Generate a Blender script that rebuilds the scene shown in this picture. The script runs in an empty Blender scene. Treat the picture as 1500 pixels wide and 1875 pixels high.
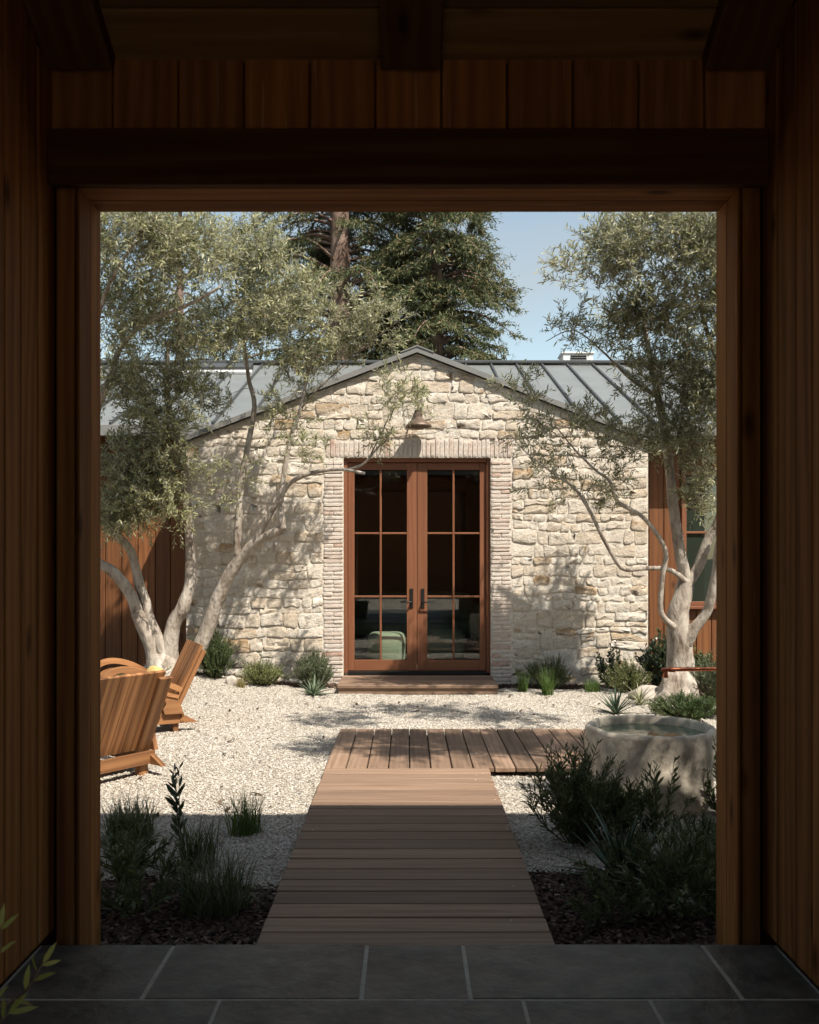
import bpy, bmesh, math, random
import numpy as np
from mathutils import Vector, Matrix, Euler, noise

random.seed(7)
RNG = np.random.default_rng(7)
sc = bpy.context.scene
COL = sc.collection
rad = math.radians

# ------------------------------------------------------------------ camera, sky, sun, exposure
CAM_Z, FPX = 1.46, 1700.0            # eye height (m), focal length in pixels of the 1500x1875 photograph
cam = bpy.data.cameras.new("camera")
cam.sensor_width = 36.0
cam.sensor_fit = 'AUTO'
cam.lens = FPX / 1875.0 * 36.0
cam.shift_y = 80.5 / 1875.0
cam.shift_x = 0.0011
cam.clip_start, cam.clip_end = 0.05, 2000
cam.dof.use_dof = True
cam.dof.focus_distance = 9.5
cam.dof.aperture_fstop = 8.0
camo = bpy.data.objects.new("camera", cam)
COL.objects.link(camo)
camo.location = (0, 0, CAM_Z)
camo.rotation_euler = (rad(90), 0, 0)
sc.camera = camo

SUN_AZ, SUN_EL = 40.0, 55.0          # degrees to the right of straight behind the camera, and above the horizon
tosun = Vector((math.sin(rad(SUN_AZ)) * math.cos(rad(SUN_EL)), -math.cos(rad(SUN_AZ)) * math.cos(rad(SUN_EL)), math.sin(rad(SUN_EL))))
world = bpy.data.worlds.new("World")
sc.world = world
world.use_nodes = True
wn = world.node_tree
wn.nodes.clear()
wo = wn.nodes.new('ShaderNodeOutputWorld')
wb = wn.nodes.new('ShaderNodeBackground')
sky = wn.nodes.new('ShaderNodeTexSky')
sky.sky_type = 'NISHITA'
sky.sun_disc = False
sky.sun_elevation = rad(SUN_EL)
sky.sun_rotation = rad(180 - SUN_AZ)
sky.air_density = 1.0
sky.dust_density = 0.5
sky.ozone_density = 1.6
wb.inputs['Strength'].default_value = 0.145
# thin, even cloud veil over the whole sky
tc = wn.nodes.new('ShaderNodeTexCoord')
mp = wn.nodes.new('ShaderNodeMapping')
mp.inputs['Scale'].default_value = (1.6, 1.6, 4.0)
nz = wn.nodes.new('ShaderNodeTexNoise')
nz.inputs['Scale'].default_value = 1.5
nz.inputs['Detail'].default_value = 5
nz.inputs['Roughness'].default_value = 0.5
cr = wn.nodes.new('ShaderNodeValToRGB')
cr.color_ramp.elements[0].position = 0.38
cr.color_ramp.elements[0].color = (0, 0, 0, 1)
cr.color_ramp.elements[1].position = 0.80
cr.color_ramp.elements[1].color = (0.55, 0.55, 0.55, 1)
mx = wn.nodes.new('ShaderNodeMixRGB')
mx.inputs['Color2'].default_value = (2.5, 2.5, 2.55, 1)
L = wn.links.new
L(tc.outputs['Generated'], mp.inputs['Vector'])
L(mp.outputs[0], nz.inputs['Vector'])
L(nz.outputs['Fac'], cr.inputs[0])
L(cr.outputs[0], mx.inputs['Fac'])
L(sky.outputs[0], mx.inputs['Color1'])
wt = wn.nodes.new('ShaderNodeMixRGB')
wt.blend_type = 'MULTIPLY'
wt.inputs['Fac'].default_value = 1.0
wt.inputs['Color2'].default_value = (1.10, 1.0, 0.80, 1)
L(mx.outputs[0], wt.inputs['Color1'])
L(wt.outputs[0], wb.inputs['Color'])
L(wb.outputs[0], wo.inputs[0])

sl = bpy.data.lights.new("sun", 'SUN')
sl.energy = 5.0
sl.angle = rad(0.53)
sl.color = (1.0, 0.94, 0.85)
slo = bpy.data.objects.new("sun", sl)
COL.objects.link(slo)
slo.location = (4, -6, 12)
slo.rotation_euler = (-tosun).to_track_quat('-Z', 'Y').to_euler()

sc.view_settings.view_transform = 'Standard'
sc.view_settings.look = 'None'
sc.view_settings.exposure = 0.68
sc.view_settings.gamma = 1.0
sc.cycles.max_bounces = 7
sc.cycles.diffuse_bounces = 4
sc.cycles.caustics_reflective = False
sc.cycles.caustics_refractive = False
sc.cycles.use_light_tree = False
sc.cycles.transparent_max_bounces = 16
sc.cycles.use_denoising = True
sc.cycles.use_adaptive_sampling = True
sc.cycles.adaptive_threshold = 0.02

# ------------------------------------------------------------------ helpers
WM = {}                                # world matrix of every parent we make


def at(px, py, Y):
    """photograph pixel (1500x1875) at distance Y -> point in the place"""
    return Vector(((px - 748) / FPX * Y, Y, CAM_Z - (py - 1018) / FPX * Y))


def on_ground(px, py, z=0.0):
    Y = FPX * (CAM_Z - z) / (py - 1018)
    return Vector(((px - 748) / FPX * Y, Y, z))


def tag(o, label=None, cat=None, group=None, kind=None):
    if label: o["label"] = label
    if cat: o["category"] = cat
    if group: o["group"] = group
    if kind: o["kind"] = kind
    return o


def link(o, parent=None, world=True):
    COL.objects.link(o)
    if parent is not None:
        o.parent = parent
        if world and parent in WM:
            o.matrix_parent_inverse = WM[parent].inverted()
    return o


def empty(name, loc=(0, 0, 0), rz=0.0, label=None, cat=None, group=None, kind=None, parent=None):
    o = bpy.data.objects.new(name, None)
    o.empty_display_size = 0.1
    link(o, parent)
    o.location = loc
    o.rotation_euler = (0, 0, rz)
    WM[o] = Matrix.Translation(Vector(loc)) @ Matrix.Rotation(rz, 4, 'Z')
    tag(o, label, cat, group, kind)
    return o


def mesh_pd(name, verts, faces, mat, smooth=False):
    me = bpy.data.meshes.new(name)
    me.from_pydata([tuple(v) for v in verts], [], faces)
    me.update()
    if mat: me.materials.append(mat)
    if smooth:
        me.polygons.foreach_set('use_smooth', [True] * len(me.polygons))
    return me


def mesh_tris(name, V, T, mat, smooth=False):
    V = np.ascontiguousarray(V, dtype=np.float32).reshape(-1, 3)
    T = np.ascontiguousarray(T, dtype=np.int32).reshape(-1, 3)
    me = bpy.data.meshes.new(name)
    me.vertices.add(len(V))
    me.vertices.foreach_set('co', V.ravel())
    me.loops.add(len(T) * 3)
    me.loops.foreach_set('vertex_index', T.ravel())
    me.polygons.add(len(T))
    me.polygons.foreach_set('loop_start', np.arange(len(T), dtype=np.int32) * 3)
    if smooth:
        me.polygons.foreach_set('use_smooth', np.ones(len(T), dtype=bool))
    me.update(calc_edges=True)
    me.validate()
    if mat: me.materials.append(mat)
    return me


def add(name, me, parent=None, world=True, label=None, cat=None, group=None, kind=None):
    o = bpy.data.objects.new(name, me)
    link(o, parent, world)
    WM[o] = Matrix.Identity(4)
    tag(o, label, cat, group, kind)
    return o


BOARDS = {}


def board_mesh(l, w, t, mat, bev=0.004):
    key = (round(l, 3), round(w, 3), round(t, 3), mat.name, bev)
    if key in BOARDS: return BOARDS[key]
    bm = bmesh.new()
    bmesh.ops.create_cube(bm, size=1)
    bmesh.ops.scale(bm, vec=(l, w, t), verts=bm.verts)
    if bev:
        bmesh.ops.bevel(bm, geom=bm.edges[:], offset=min(bev, t * .3, w * .3), segments=1, affect='EDGES', profile=0.5)
    me = bpy.data.meshes.new("board")
    bm.to_mesh(me)
    bm.free()
    me.materials.append(mat)
    BOARDS[key] = me
    return me


ROT = {'x': Matrix.Identity(3),
       'z': Matrix(((0, 0, 1), (0, 1, 0), (-1, 0, 0))).to_3x3(),     # length up z, width along y, thickness along x
       'zx': Matrix(((0, 1, 0), (0, 0, 1), (1, 0, 0))).to_3x3(),     # length up z, width along x, thickness along y
       'y': Matrix(((0, -1, 0), (1, 0, 0), (0, 0, 1))).to_3x3(),     # length along y, width along x
       'xz': Matrix(((1, 0, 0), (0, 0, -1), (0, 1, 0))).to_3x3()}    # length along x, width up z, thickness along y


def board(name, l, w, t, loc, mat, parent=None, rot='x', bev=0.004, world=True, **kw):
    o = bpy.data.objects.new(name, board_mesh(l, w, t, mat, bev))
    link(o, parent, world)
    R = ROT[rot] if isinstance(rot, str) else rot
    o.matrix_basis = Matrix.Translation(Vector(loc)) @ R.to_4x4()
    WM[o] = o.matrix_basis.copy()
    tag(o, **kw)
    return o


def box_span(name, x0, x1, y0, y1, z0, z1, mat, parent=None, bev=0.0, **kw):
    l, w, t = x1 - x0, y1 - y0, z1 - z0
    c = ((x0 + x1) / 2, (y0 + y1) / 2, (z0 + z1) / 2)
    if t >= l and t >= w: return board(name, t, l, w, c, mat, parent, 'zx', bev, **kw)      # grain runs along the longest side
    if w > l: return board(name, w, l, t, c, mat, parent, 'y', bev, **kw)
    return board(name, l, w, t, c, mat, parent, 'x', bev, **kw)


# ------------------------------------------------------------------ materials
def nt(name):
    m = bpy.data.materials.new(name)
    m.use_nodes = True
    t = m.node_tree
    t.nodes.clear()
    out = t.nodes.new('ShaderNodeOutputMaterial')
    b = t.nodes.new('ShaderNodeBsdfPrincipled')
    t.links.new(b.outputs[0], out.inputs[0])
    return m, t, b, out


def N(t, typ, **kw):
    n = t.nodes.new(typ)
    for k, v in kw.items():
        if k in n.inputs.keys():
            n.inputs[k].default_value = v
        else:
            setattr(n, k, v)
    return n


def ramp(t, stops):
    n = t.nodes.new('ShaderNodeValToRGB')
    e = n.color_ramp.elements
    while len(e) < len(stops): e.new(0.5)
    for el, (p, c) in zip(e, stops):
        el.position = p
        el.color = (c[0], c[1], c[2], 1) if hasattr(c, '__len__') else (c, c, c, 1)
    return n


def mixc(t, fac, a, b, blend='MIX'):
    n = t.nodes.new('ShaderNodeMixRGB')
    n.blend_type = blend
    for s, i in ((fac, 0), (a, 1), (b, 2)):
        if isinstance(s, (int, float)): n.inputs[i].default_value = s
        elif isinstance(s, tuple): n.inputs[i].default_value = (s[0], s[1], s[2], 1)
        else: t.links.new(s, n.inputs[i])
    return n.outputs[0]


def bump(t, b, h, strength=0.5, dist=0.01):
    n = N(t, 'ShaderNodeBump', Strength=strength, Distance=dist)
    t.links.new(h, n.inputs['Height'])
    t.links.new(n.outputs[0], b.inputs['Normal'])


def rand_coords(t, scale):
    """object coordinates, shifted by a per-object random amount so that alike pieces differ"""
    tcn = t.nodes.new('ShaderNodeTexCoord')
    oi = t.nodes.new('ShaderNodeObjectInfo')
    mu = N(t, 'ShaderNodeMath', operation='MULTIPLY')
    mu.inputs[1].default_value = 37.0
    t.links.new(oi.outputs['Random'], mu.inputs[0])
    ad = N(t, 'ShaderNodeVectorMath', operation='ADD')
    t.links.new(tcn.outputs['Object'], ad.inputs[0])
    t.links.new(mu.outputs[0], ad.inputs[1])
    ma = t.nodes.new('ShaderNodeMapping')
    ma.inputs['Scale'].default_value = scale
    t.links.new(ad.outputs[0], ma.inputs['Vector'])
    return ma.outputs[0], oi.outputs['Random'], ad.outputs[0]


def wood(name, dark, light, rough=0.6, gs=1.0, knots=True, vary=0.35, bumps=0.25, spec=0.3, pale=None, wave=0.22):
    m, t, b, o = nt(name)
    v, rnd, raw = rand_coords(t, (1.1 * gs, 26 * gs, 26 * gs))
    n1 = N(t, 'ShaderNodeTexNoise', Scale=1.0, Detail=6.0, Roughness=0.62, Distortion=0.6)
    t.links.new(v, n1.inputs['Vector'])
    ma = t.nodes.new('ShaderNodeMapping')
    ma.inputs['Scale'].default_value = (0.55 * gs, 5.5 * gs, 5.5 * gs)
    t.links.new(raw, ma.inputs['Vector'])
    wv = N(t, 'ShaderNodeTexWave', Scale=0.9, Distortion=14.0, Detail=4.0)
    wv.inputs['Detail Scale'].default_value = 0.6
    wv.bands_direction = 'Y'
    t.links.new(ma.outputs[0], wv.inputs['Vector'])
    g = mixc(t, wave, n1.outputs['Fac'], wv.outputs['Fac'])
    r = ramp(t, [(0.22, dark), (0.52, tuple((a + c) / 2 for a, c in zip(dark, light))), (0.78, light)])
    t.links.new(g, r.inputs[0])
    col = r.outputs[0]
    if knots:
        mk = t.nodes.new('ShaderNodeMapping')
        mk.inputs['Scale'].default_value = (2.1, 5.5, 5.5)
        t.links.new(raw, mk.inputs['Vector'])
        vo = N(t, 'ShaderNodeTexVoronoi', Scale=1.0)
        t.links.new(mk.outputs[0], vo.inputs['Vector'])
        kr = ramp(t, [(0.05, 0.85), (0.16, 0.0)])
        t.links.new(vo.outputs['Distance'], kr.inputs[0])
        col = mixc(t, kr.outputs[0], col, tuple(c * 0.25 for c in dark))
    if pale:
        ml = t.nodes.new('ShaderNodeMapping')
        ml.inputs['Scale'].default_value = (2.5, 60, 60)
        t.links.new(raw, ml.inputs['Vector'])
        pn = N(t, 'ShaderNodeTexNoise', Scale=1.0, Detail=2.0)
        t.links.new(ml.outputs[0], pn.inputs['Vector'])
        pr = ramp(t, [(0.64, 0.0), (0.74, 0.8)])
        t.links.new(pn.outputs['Fac'], pr.inputs[0])
        col = mixc(t, pr.outputs[0], col, pale)
    hv = N(t, 'ShaderNodeHueSaturation')
    mr = N(t, 'ShaderNodeMapRange')
    mr.inputs['To Min'].default_value = 1 - vary
    mr.inputs['To Max'].default_value = 1 + vary
    t.links.new(rnd, mr.inputs[0])
    t.links.new(mr.outputs[0], hv.inputs['Value'])
    t.links.new(col, hv.inputs['Color'])
    t.links.new(hv.outputs[0], b.inputs['Base Color'])
    b.inputs['Roughness'].default_value = rough
    b.inputs['Specular IOR Level'].default_value = spec
    bump(t, b, g, bumps, 0.004)
    return m


def leaf(name, cols, back, rough=0.5, trans=0.25, spec=0.35):
    """cols: three leaf colours spread over the leaves at random; back: colour of the underside"""
    m, t, b, o = nt(name)
    ge = t.nodes.new('ShaderNodeNewGeometry')
    r = ramp(t, [(0.1, cols[0]), (0.5, cols[1]), (0.92, cols[2])])
    t.links.new(ge.outputs['Random Per Island'], r.inputs[0])
    col = mixc(t, ge.outputs['Backfacing'], r.outputs[0], back)
    t.links.new(col, b.inputs['Base Color'])
    b.inputs['Roughness'].default_value = rough
    b.inputs['Specular IOR Level'].default_value = spec
    tr = t.nodes.new('ShaderNodeBsdfTranslucent')
    t.links.new(col, tr.inputs['Color'])
    ms = t.nodes.new('ShaderNodeMixShader')
    ms.inputs[0].default_value = trans
    t.links.new(b.outputs[0], ms.inputs[1])
    t.links.new(tr.outputs[0], ms.inputs[2])
    t.links.new(ms.outputs[0], o.inputs[0])
    return m


def plain(name, col, rough=0.6, metallic=0.0, ns=8.0, amt=0.25, bs=0.2, bd=0.004, spec=0.4):
    m, t, b, o = nt(name)
    v, rnd, raw = rand_coords(t, (1, 1, 1))
    n1 = N(t, 'ShaderNodeTexNoise', Scale=ns, Detail=5.0, Roughness=0.6)
    t.links.new(v, n1.inputs['Vector'])
    r = ramp(t, [(0.3, tuple(c * (1 - amt) for c in col)), (0.7, tuple(min(1, c * (1 + amt)) for c in col))])
    t.links.new(n1.outputs['Fac'], r.inputs[0])
    t.links.new(r.outputs[0], b.inputs['Base Color'])
    b.inputs['Roughness'].default_value = rough
    b.inputs['Metallic'].default_value = metallic
    b.inputs['Specular IOR Level'].default_value = spec
    bump(t, b, n1.outputs['Fac'], bs, bd)
    return m


def stone_mat(name, cols, accent, bumps=0.9):
    m, t, b, o = nt(name)
    tcn = t.nodes.new('ShaderNodeTexCoord')
    oi = t.nodes.new('ShaderNodeObjectInfo')
    r0 = ramp(t, [(0.0, cols[0]), (0.35, cols[1]), (0.62, cols[2]), (0.8, cols[0]), (0.88, accent), (1.0, cols[1])])
    t.links.new(oi.outputs['Random'], r0.inputs[0])
    n1 = N(t, 'ShaderNodeTexNoise', Scale=7.0, Detail=6.0, Roughness=0.65)
    t.links.new(tcn.outputs['Object'], n1.inputs['Vector'])
    p1 = ramp(t, [(0.49, 0.0), (0.68, 0.9)])
    t.links.new(n1.outputs['Fac'], p1.inputs[0])
    c1 = mixc(t, p1.outputs[0], r0.outputs[0], accent)
    n2 = N(t, 'ShaderNodeTexNoise', Scale=30.0, Detail=6.0, Roughness=0.7)
    t.links.new(tcn.outputs['Object'], n2.inputs['Vector'])
    p2 = ramp(t, [(0.3, 0.62), (0.62, 1.12)])
    t.links.new(n2.outputs['Fac'], p2.inputs[0])
    c2 = mixc(t, 0.8, c1, p2.outputs[0], 'MULTIPLY')
    # lime wash smeared over faces
    n3 = N(t, 'ShaderNodeTexNoise', Scale=3.3, Detail=5.0, Roughness=0.6)
    t.links.new(tcn.outputs['Object'], n3.inputs['Vector'])
    p3 = ramp(t, [(0.46, 0.0), (0.66, 0.68)])
    t.links.new(n3.outputs['Fac'], p3.inputs[0])
    c3 = mixc(t, p3.outputs[0], c2, (0.69, 0.625, 0.535))
    t.links.new(c3, b.inputs['Base Color'])
    b.inputs['Roughness'].default_value = 0.9
    b.inputs['Specular IOR Level'].default_value = 0.15
    h = mixc(t, 0.5, n1.outputs['Fac'], n2.outputs['Fac'])
    bump(t, b, h, bumps, 0.030)
    return m


def island_mat(name, stops, rough=0.85, spec=0.2):
    m, t, b, o = nt(name)
    ge = t.nodes.new('ShaderNodeNewGeometry')
    r = ramp(t, stops)
    t.links.new(ge.outputs['Random Per Island'], r.inputs[0])
    t.links.new(r.outputs[0], b.inputs['Base Color'])
    b.inputs['Roughness'].default_value = rough
    b.inputs['Specular IOR Level'].default_value = spec
    return m


def ground_mat(name, stops, scale, bs, bd):
    m, t, b, o = nt(name)
    tcn = t.nodes.new('ShaderNodeTexCoord')
    vo = N(t, 'ShaderNodeTexVoronoi', Scale=scale)
    t.links.new(tcn.outputs['Object'], vo.inputs['Vector'])
    n1 = N(t, 'ShaderNodeTexNoise', Scale=scale * .6, Detail=6.0)
    t.links.new(tcn.outputs['Object'], n1.inputs['Vector'])
    f = mixc(t, 0.5, vo.outputs['Color'], n1.outputs['Fac'])
    r = ramp(t, stops)
    t.links.new(f, r.inputs[0])
    t.links.new(r.outputs[0], b.inputs['Base Color'])
    b.inputs['Roughness'].default_value = 0.95
    b.inputs['Specular IOR Level'].default_value = 0.1
    bump(t, b, vo.outputs['Distance'], bs, bd)
    return m


M = {}
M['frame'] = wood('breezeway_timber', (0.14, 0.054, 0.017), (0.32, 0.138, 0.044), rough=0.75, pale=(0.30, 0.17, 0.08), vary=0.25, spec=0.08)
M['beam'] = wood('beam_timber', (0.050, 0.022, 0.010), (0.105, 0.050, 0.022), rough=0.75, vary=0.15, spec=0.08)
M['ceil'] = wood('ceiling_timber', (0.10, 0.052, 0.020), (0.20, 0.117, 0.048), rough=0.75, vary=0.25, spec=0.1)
M['deck'] = wood('weathered_deck', (0.145, 0.088, 0.055), (0.305, 0.203, 0.138), rough=0.7, gs=1.5, knots=False, vary=0.27, bumps=0.3, wave=0.12)
M['teak'] = wood('teak', (0.13, 0.052, 0.020), (0.36, 0.172, 0.070), rough=0.55, gs=1.0, knots=False, vary=0.38, wave=0.34)
M['door'] = wood('mahogany', (0.165, 0.062, 0.030), (0.235, 0.098, 0.048), rough=0.45, knots=False, vary=0.05, bumps=0.08)
M['siding'] = wood('redwood_siding', (0.115, 0.042, 0.014), (0.225, 0.088, 0.031), rough=0.6, vary=0.22)
M['stone'] = stone_mat('limestone', [(0.58, 0.51, 0.42), (0.65, 0.585, 0.495), (0.51, 0.42, 0.315)], (0.38, 0.255, 0.14))
M['brick'] = stone_mat('limewashed_brick', [(0.58, 0.50, 0.43), (0.62, 0.55, 0.48), (0.52, 0.42, 0.35)], (0.42, 0.25, 0.18), 0.6)
M['mortar'] = plain('lime_mortar', (0.62, 0.555, 0.465), 0.95, ns=22, amt=0.22, bs=0.9, bd=0.012, spec=0.1)
M['metal'] = plain('zinc_roof', (0.21, 0.22, 0.21), 0.42, ns=3, amt=0.10, bs=0.03, metallic=0.25)
M['seam'] = plain('roof_seam', (0.060, 0.062, 0.062), 0.45, ns=3, amt=0.10, bs=0.03)
M['trim'] = plain('dark_trim_metal', (0.19, 0.185, 0.172), 0.55, ns=3, amt=0.1, bs=0.05)
M['black'] = plain('black_bronze', (0.012, 0.011, 0.010), 0.4, ns=10, amt=0.2, bs=0.05)
M['slate'] = plain('slate', (0.085, 0.079, 0.065), 0.45, ns=9, amt=0.55, bs=1.0, bd=0.012)
M['grout'] = plain('grout', (0.42, 0.39, 0.33), 0.9, ns=30, amt=0.2)
M['bark'] = None
M['concrete'] = plain('cast_stone', (0.47, 0.41, 0.325), 0.85, ns=13, amt=0.38, bs=0.55, bd=0.016, spec=0.15)
M['copper'] = plain('copper', (0.55, 0.20, 0.11), 0.5, metallic=1.0, ns=20, amt=0.2, bs=0.05)
M['cushion'] = plain('mustard_cushion', (0.62, 0.43, 0.16), 0.9, ns=60, amt=0.12, bs=0.3, bd=0.003, spec=0.1)
M['pouf'] = plain('green_boucle', (0.29, 0.335, 0.235), 0.95, ns=90, amt=0.35, bs=0.9, bd=0.01, spec=0.1)
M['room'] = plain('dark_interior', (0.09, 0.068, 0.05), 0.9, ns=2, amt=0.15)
M['rug'] = plain('brown_rug', (0.14, 0.095, 0.06), 0.95, ns=50, amt=0.4, bs=0.5)
M['white'] = plain('white_metal', (0.72, 0.70, 0.66), 0.5, ns=4, amt=0.05)
M['terracotta'] = plain('clay', (0.12, 0.085, 0.06), 0.85, ns=9, amt=0.2)
M['soil'] = ground_mat('dark_soil', [(0.2, (0.018, 0.012, 0.008)), (0.55, (0.045, 0.030, 0.020)), (0.85, (0.10, 0.07, 0.05))], 38, 0.9, 0.03)
M['gravel_sheet'] = ground_mat('gravel_bed', [(0.2, (0.23, 0.19, 0.145)), (0.55, (0.41, 0.36, 0.295)), (0.85, (0.54, 0.49, 0.42))], 70, 0.9, 0.015)
M['pebble'] = island_mat('gravel_stones', [(0.0, (0.17, 0.137, 0.10)), (0.10, (0.30, 0.25, 0.195)), (0.4, (0.42, 0.372, 0.305)), (0.85, (0.51, 0.468, 0.405)), (1.0, (0.60, 0.565, 0.51))])
M['mulch'] = island_mat('bark_chips', [(0.0, (0.018, 0.011, 0.007)), (0.55, (0.055, 0.033, 0.021)), (0.9, (0.12, 0.075, 0.05)), (1.0, (0.26, 0.20, 0.15))])


def bark_mat(name, c1, c2, c3, sc_=1.0):
    m, t, b, o = nt(name)
    tcn = t.nodes.new('ShaderNodeTexCoord')
    ma = t.nodes.new('ShaderNodeMapping')
    ma.inputs['Scale'].default_value = (1, 1, 0.45)
    t.links.new(tcn.outputs['Object'], ma.inputs['Vector'])
    n1 = N(t, 'ShaderNodeTexNoise', Scale=9.0 * sc_, Detail=7.0, Roughness=0.68, Distortion=0.5)
    t.links.new(ma.outputs[0], n1.inputs['Vector'])
    r = ramp(t, [(0.30, c1), (0.48, c2), (0.66, c3)])
    t.links.new(n1.outputs['Fac'], r.inputs[0])
    t.links.new(r.outputs[0], b.inputs['Base Color'])
    vo = N(t, 'ShaderNodeTexVoronoi', Scale=16.0 * sc_)
    t.links.new(ma.outputs[0], vo.inputs['Vector'])
    pr = ramp(t, [(0.05, 0.75), (0.22, 0.0)])
    t.links.new(vo.outputs['Distance'], pr.inputs[0])
    n3 = N(t, 'ShaderNodeTexNoise', Scale=2.6 * sc_, Detail=3.0)
    t.links.new(tcn.outputs['Object'], n3.inputs['Vector'])
    p3 = ramp(t, [(0.5, 0.0), (0.62, 1.0)])
    t.links.new(n3.outputs['Fac'], p3.inputs[0])
    fk = mixc(t, 1.0, pr.outputs[0], p3.outputs[0], 'MULTIPLY')
    t.links.new(mixc(t, fk, r.outputs[0], tuple(q * .45 for q in c1)), b.inputs['Base Color'])
    n2 = N(t, 'ShaderNodeTexNoise', Scale=34.0 * sc_, Detail=4.0)
    t.links.new(ma.outputs[0], n2.inputs['Vector'])
    h = mixc(t, 0.35, n1.outputs['Fac'], n2.outputs['Fac'])
    b.inputs['Roughness'].default_value = 0.9
    b.inputs['Specular IOR Level'].default_value = 0.15
    bump(t, b, h, 1.0, 0.035)
    return m


M['bark'] = bark_mat('olive_bark', (0.13, 0.095, 0.068), (0.34, 0.285, 0.23), (0.50, 0.445, 0.375))
M['twig'] = bark_mat('olive_twig', (0.10, 0.075, 0.052), (0.20, 0.155, 0.115), (0.30, 0.25, 0.195))
M['redbark'] = bark_mat('redwood_bark', (0.06, 0.038, 0.028), (0.19, 0.125, 0.095), (0.31, 0.225, 0.18), 0.5)
M['stem'] = plain('green_stem', (0.085, 0.075, 0.035), 0.8, ns=10)
OLV = [(0.145, 0.152, 0.058), (0.28, 0.28, 0.122), (0.44, 0.42, 0.235)]
M['olive'] = leaf('olive_leaf', OLV, (0.42, 0.41, 0.30), rough=0.40, trans=0.34)
M['olive_dark'] = leaf('olive_leaf_deep', [(0.13, 0.137, 0.052), (0.255, 0.256, 0.11), (0.40, 0.385, 0.21)], (0.38, 0.37, 0.27), rough=0.40, trans=0.34)
M['redwood'] = leaf('redwood_needles', [(0.045, 0.075, 0.028), (0.105, 0.125, 0.045), (0.22, 0.165, 0.075)], (0.12, 0.13, 0.06), rough=0.6, trans=0.2)
M['rosemary'] = leaf('rosemary_leaf', [(0.035, 0.070, 0.018), (0.065, 0.115, 0.030), (0.12, 0.165, 0.050)], (0.08, 0.12, 0.05), trans=0.2)
M['lavender'] = leaf('lavender_leaf', [(0.075, 0.105, 0.052), (0.13, 0.165, 0.085), (0.20, 0.225, 0.12)], (0.16, 0.19, 0.11), trans=0.2)
M['lime'] = leaf('lime_leaf', [(0.135, 0.165, 0.045), (0.235, 0.265, 0.085), (0.34, 0.345, 0.15)], (0.25, 0.28, 0.12), trans=0.3)
M['grass'] = leaf('grass_blade', [(0.055, 0.095, 0.018), (0.10, 0.165, 0.030), (0.17, 0.235, 0.055)], (0.10, 0.16, 0.04), trans=0.3)
M['gold'] = leaf('golden_grass', [(0.20, 0.17, 0.05), (0.30, 0.24, 0.08), (0.38, 0.30, 0.12)], (0.28, 0.23, 0.09), trans=0.3)
M['shade_leaf'] = leaf('evergreen_leaf', [(0.055, 0.075, 0.020), (0.095, 0.120, 0.036), (0.15, 0.17, 0.060)], (0.11, 0.13, 0.06), trans=0.18)
M['glossy'] = leaf('glossy_leaf', [(0.022, 0.042, 0.018), (0.040, 0.065, 0.028), (0.075, 0.10, 0.045)], (0.06, 0.09, 0.04), rough=0.28, trans=0.1, spec=0.5)
M['agave'] = plain('agave_skin', (0.125, 0.165, 0.095), 0.5, ns=6, amt=0.2, bs=0.05)
M['yucca'] = plain('yucca_skin', (0.055, 0.085, 0.045), 0.45, ns=6, amt=0.3, bs=0.05)
M['variegated'] = leaf('variegated_leaf', [(0.22, 0.25, 0.12), (0.36, 0.36, 0.20), (0.48, 0.46, 0.30)], (0.36, 0.36, 0.2), trans=0.25)
M['sprig'] = leaf('brightened_olive_leaf', [(0.24, 0.28, 0.06), (0.36, 0.39, 0.10), (0.46, 0.47, 0.15)], (0.42, 0.44, 0.2), trans=0.3)  # leaf colour raised to stand in for light on the sprig
M['rock'] = plain('pale_rock', (0.42, 0.37, 0.31), 0.9, ns=9, amt=0.3, bs=0.8, bd=0.02, spec=0.1)
M['olive_fruit'] = plain('ripe_olive', (0.012, 0.010, 0.014), 0.3, ns=9, amt=0.2)

# glass: mirror-like at grazing angles, otherwise clear with a slight dark tint
m, t, b, o = nt('window_glass')
t.nodes.remove(b)
trn = N(t, 'ShaderNodeBsdfTransparent')
trn.inputs[0].default_value = (0.93, 0.95, 0.93, 1)
gls = N(t, 'ShaderNodeBsdfGlossy', Roughness=0.01)
gls.inputs[0].default_value = (1, 1, 1, 1)
fr = N(t, 'ShaderNodeLayerWeight', Blend=0.5)
pw = N(t, 'ShaderNodeMath', operation='POWER')
pw.inputs[1].default_value = 5.0
mul = N(t, 'ShaderNodeMath', operation='MULTIPLY_ADD')
mul.inputs[1].default_value = 0.92
mul.inputs[2].default_value = 0.065
t.links.new(fr.outputs['Facing'], pw.inputs[0])
t.links.new(pw.outputs[0], mul.inputs[0])
ms = N(t, 'ShaderNodeMixShader')
t.links.new(mul.outputs[0], ms.inputs[0])
t.links.new(trn.outputs[0], ms.inputs[1])
t.links.new(gls.outputs[0], ms.inputs[2])
t.links.new(ms.outputs[0], o.inputs[0])
M['glass'] = m
m, t, b, o = nt('basin_water')
b.inputs['Base Color'].default_value = (0.085, 0.12, 0.07, 1)
b.inputs['Roughness'].default_value = 0.04
b.inputs['IOR'].default_value = 1.33
b.inputs['Specular IOR Level'].default_value = 0.6
wvn = N(t, 'ShaderNodeTexNoise', Scale=9.0, Detail=2.0)
bump(t, b, wvn.outputs['Fac'], 0.12, 0.02)
M['water'] = m


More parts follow.
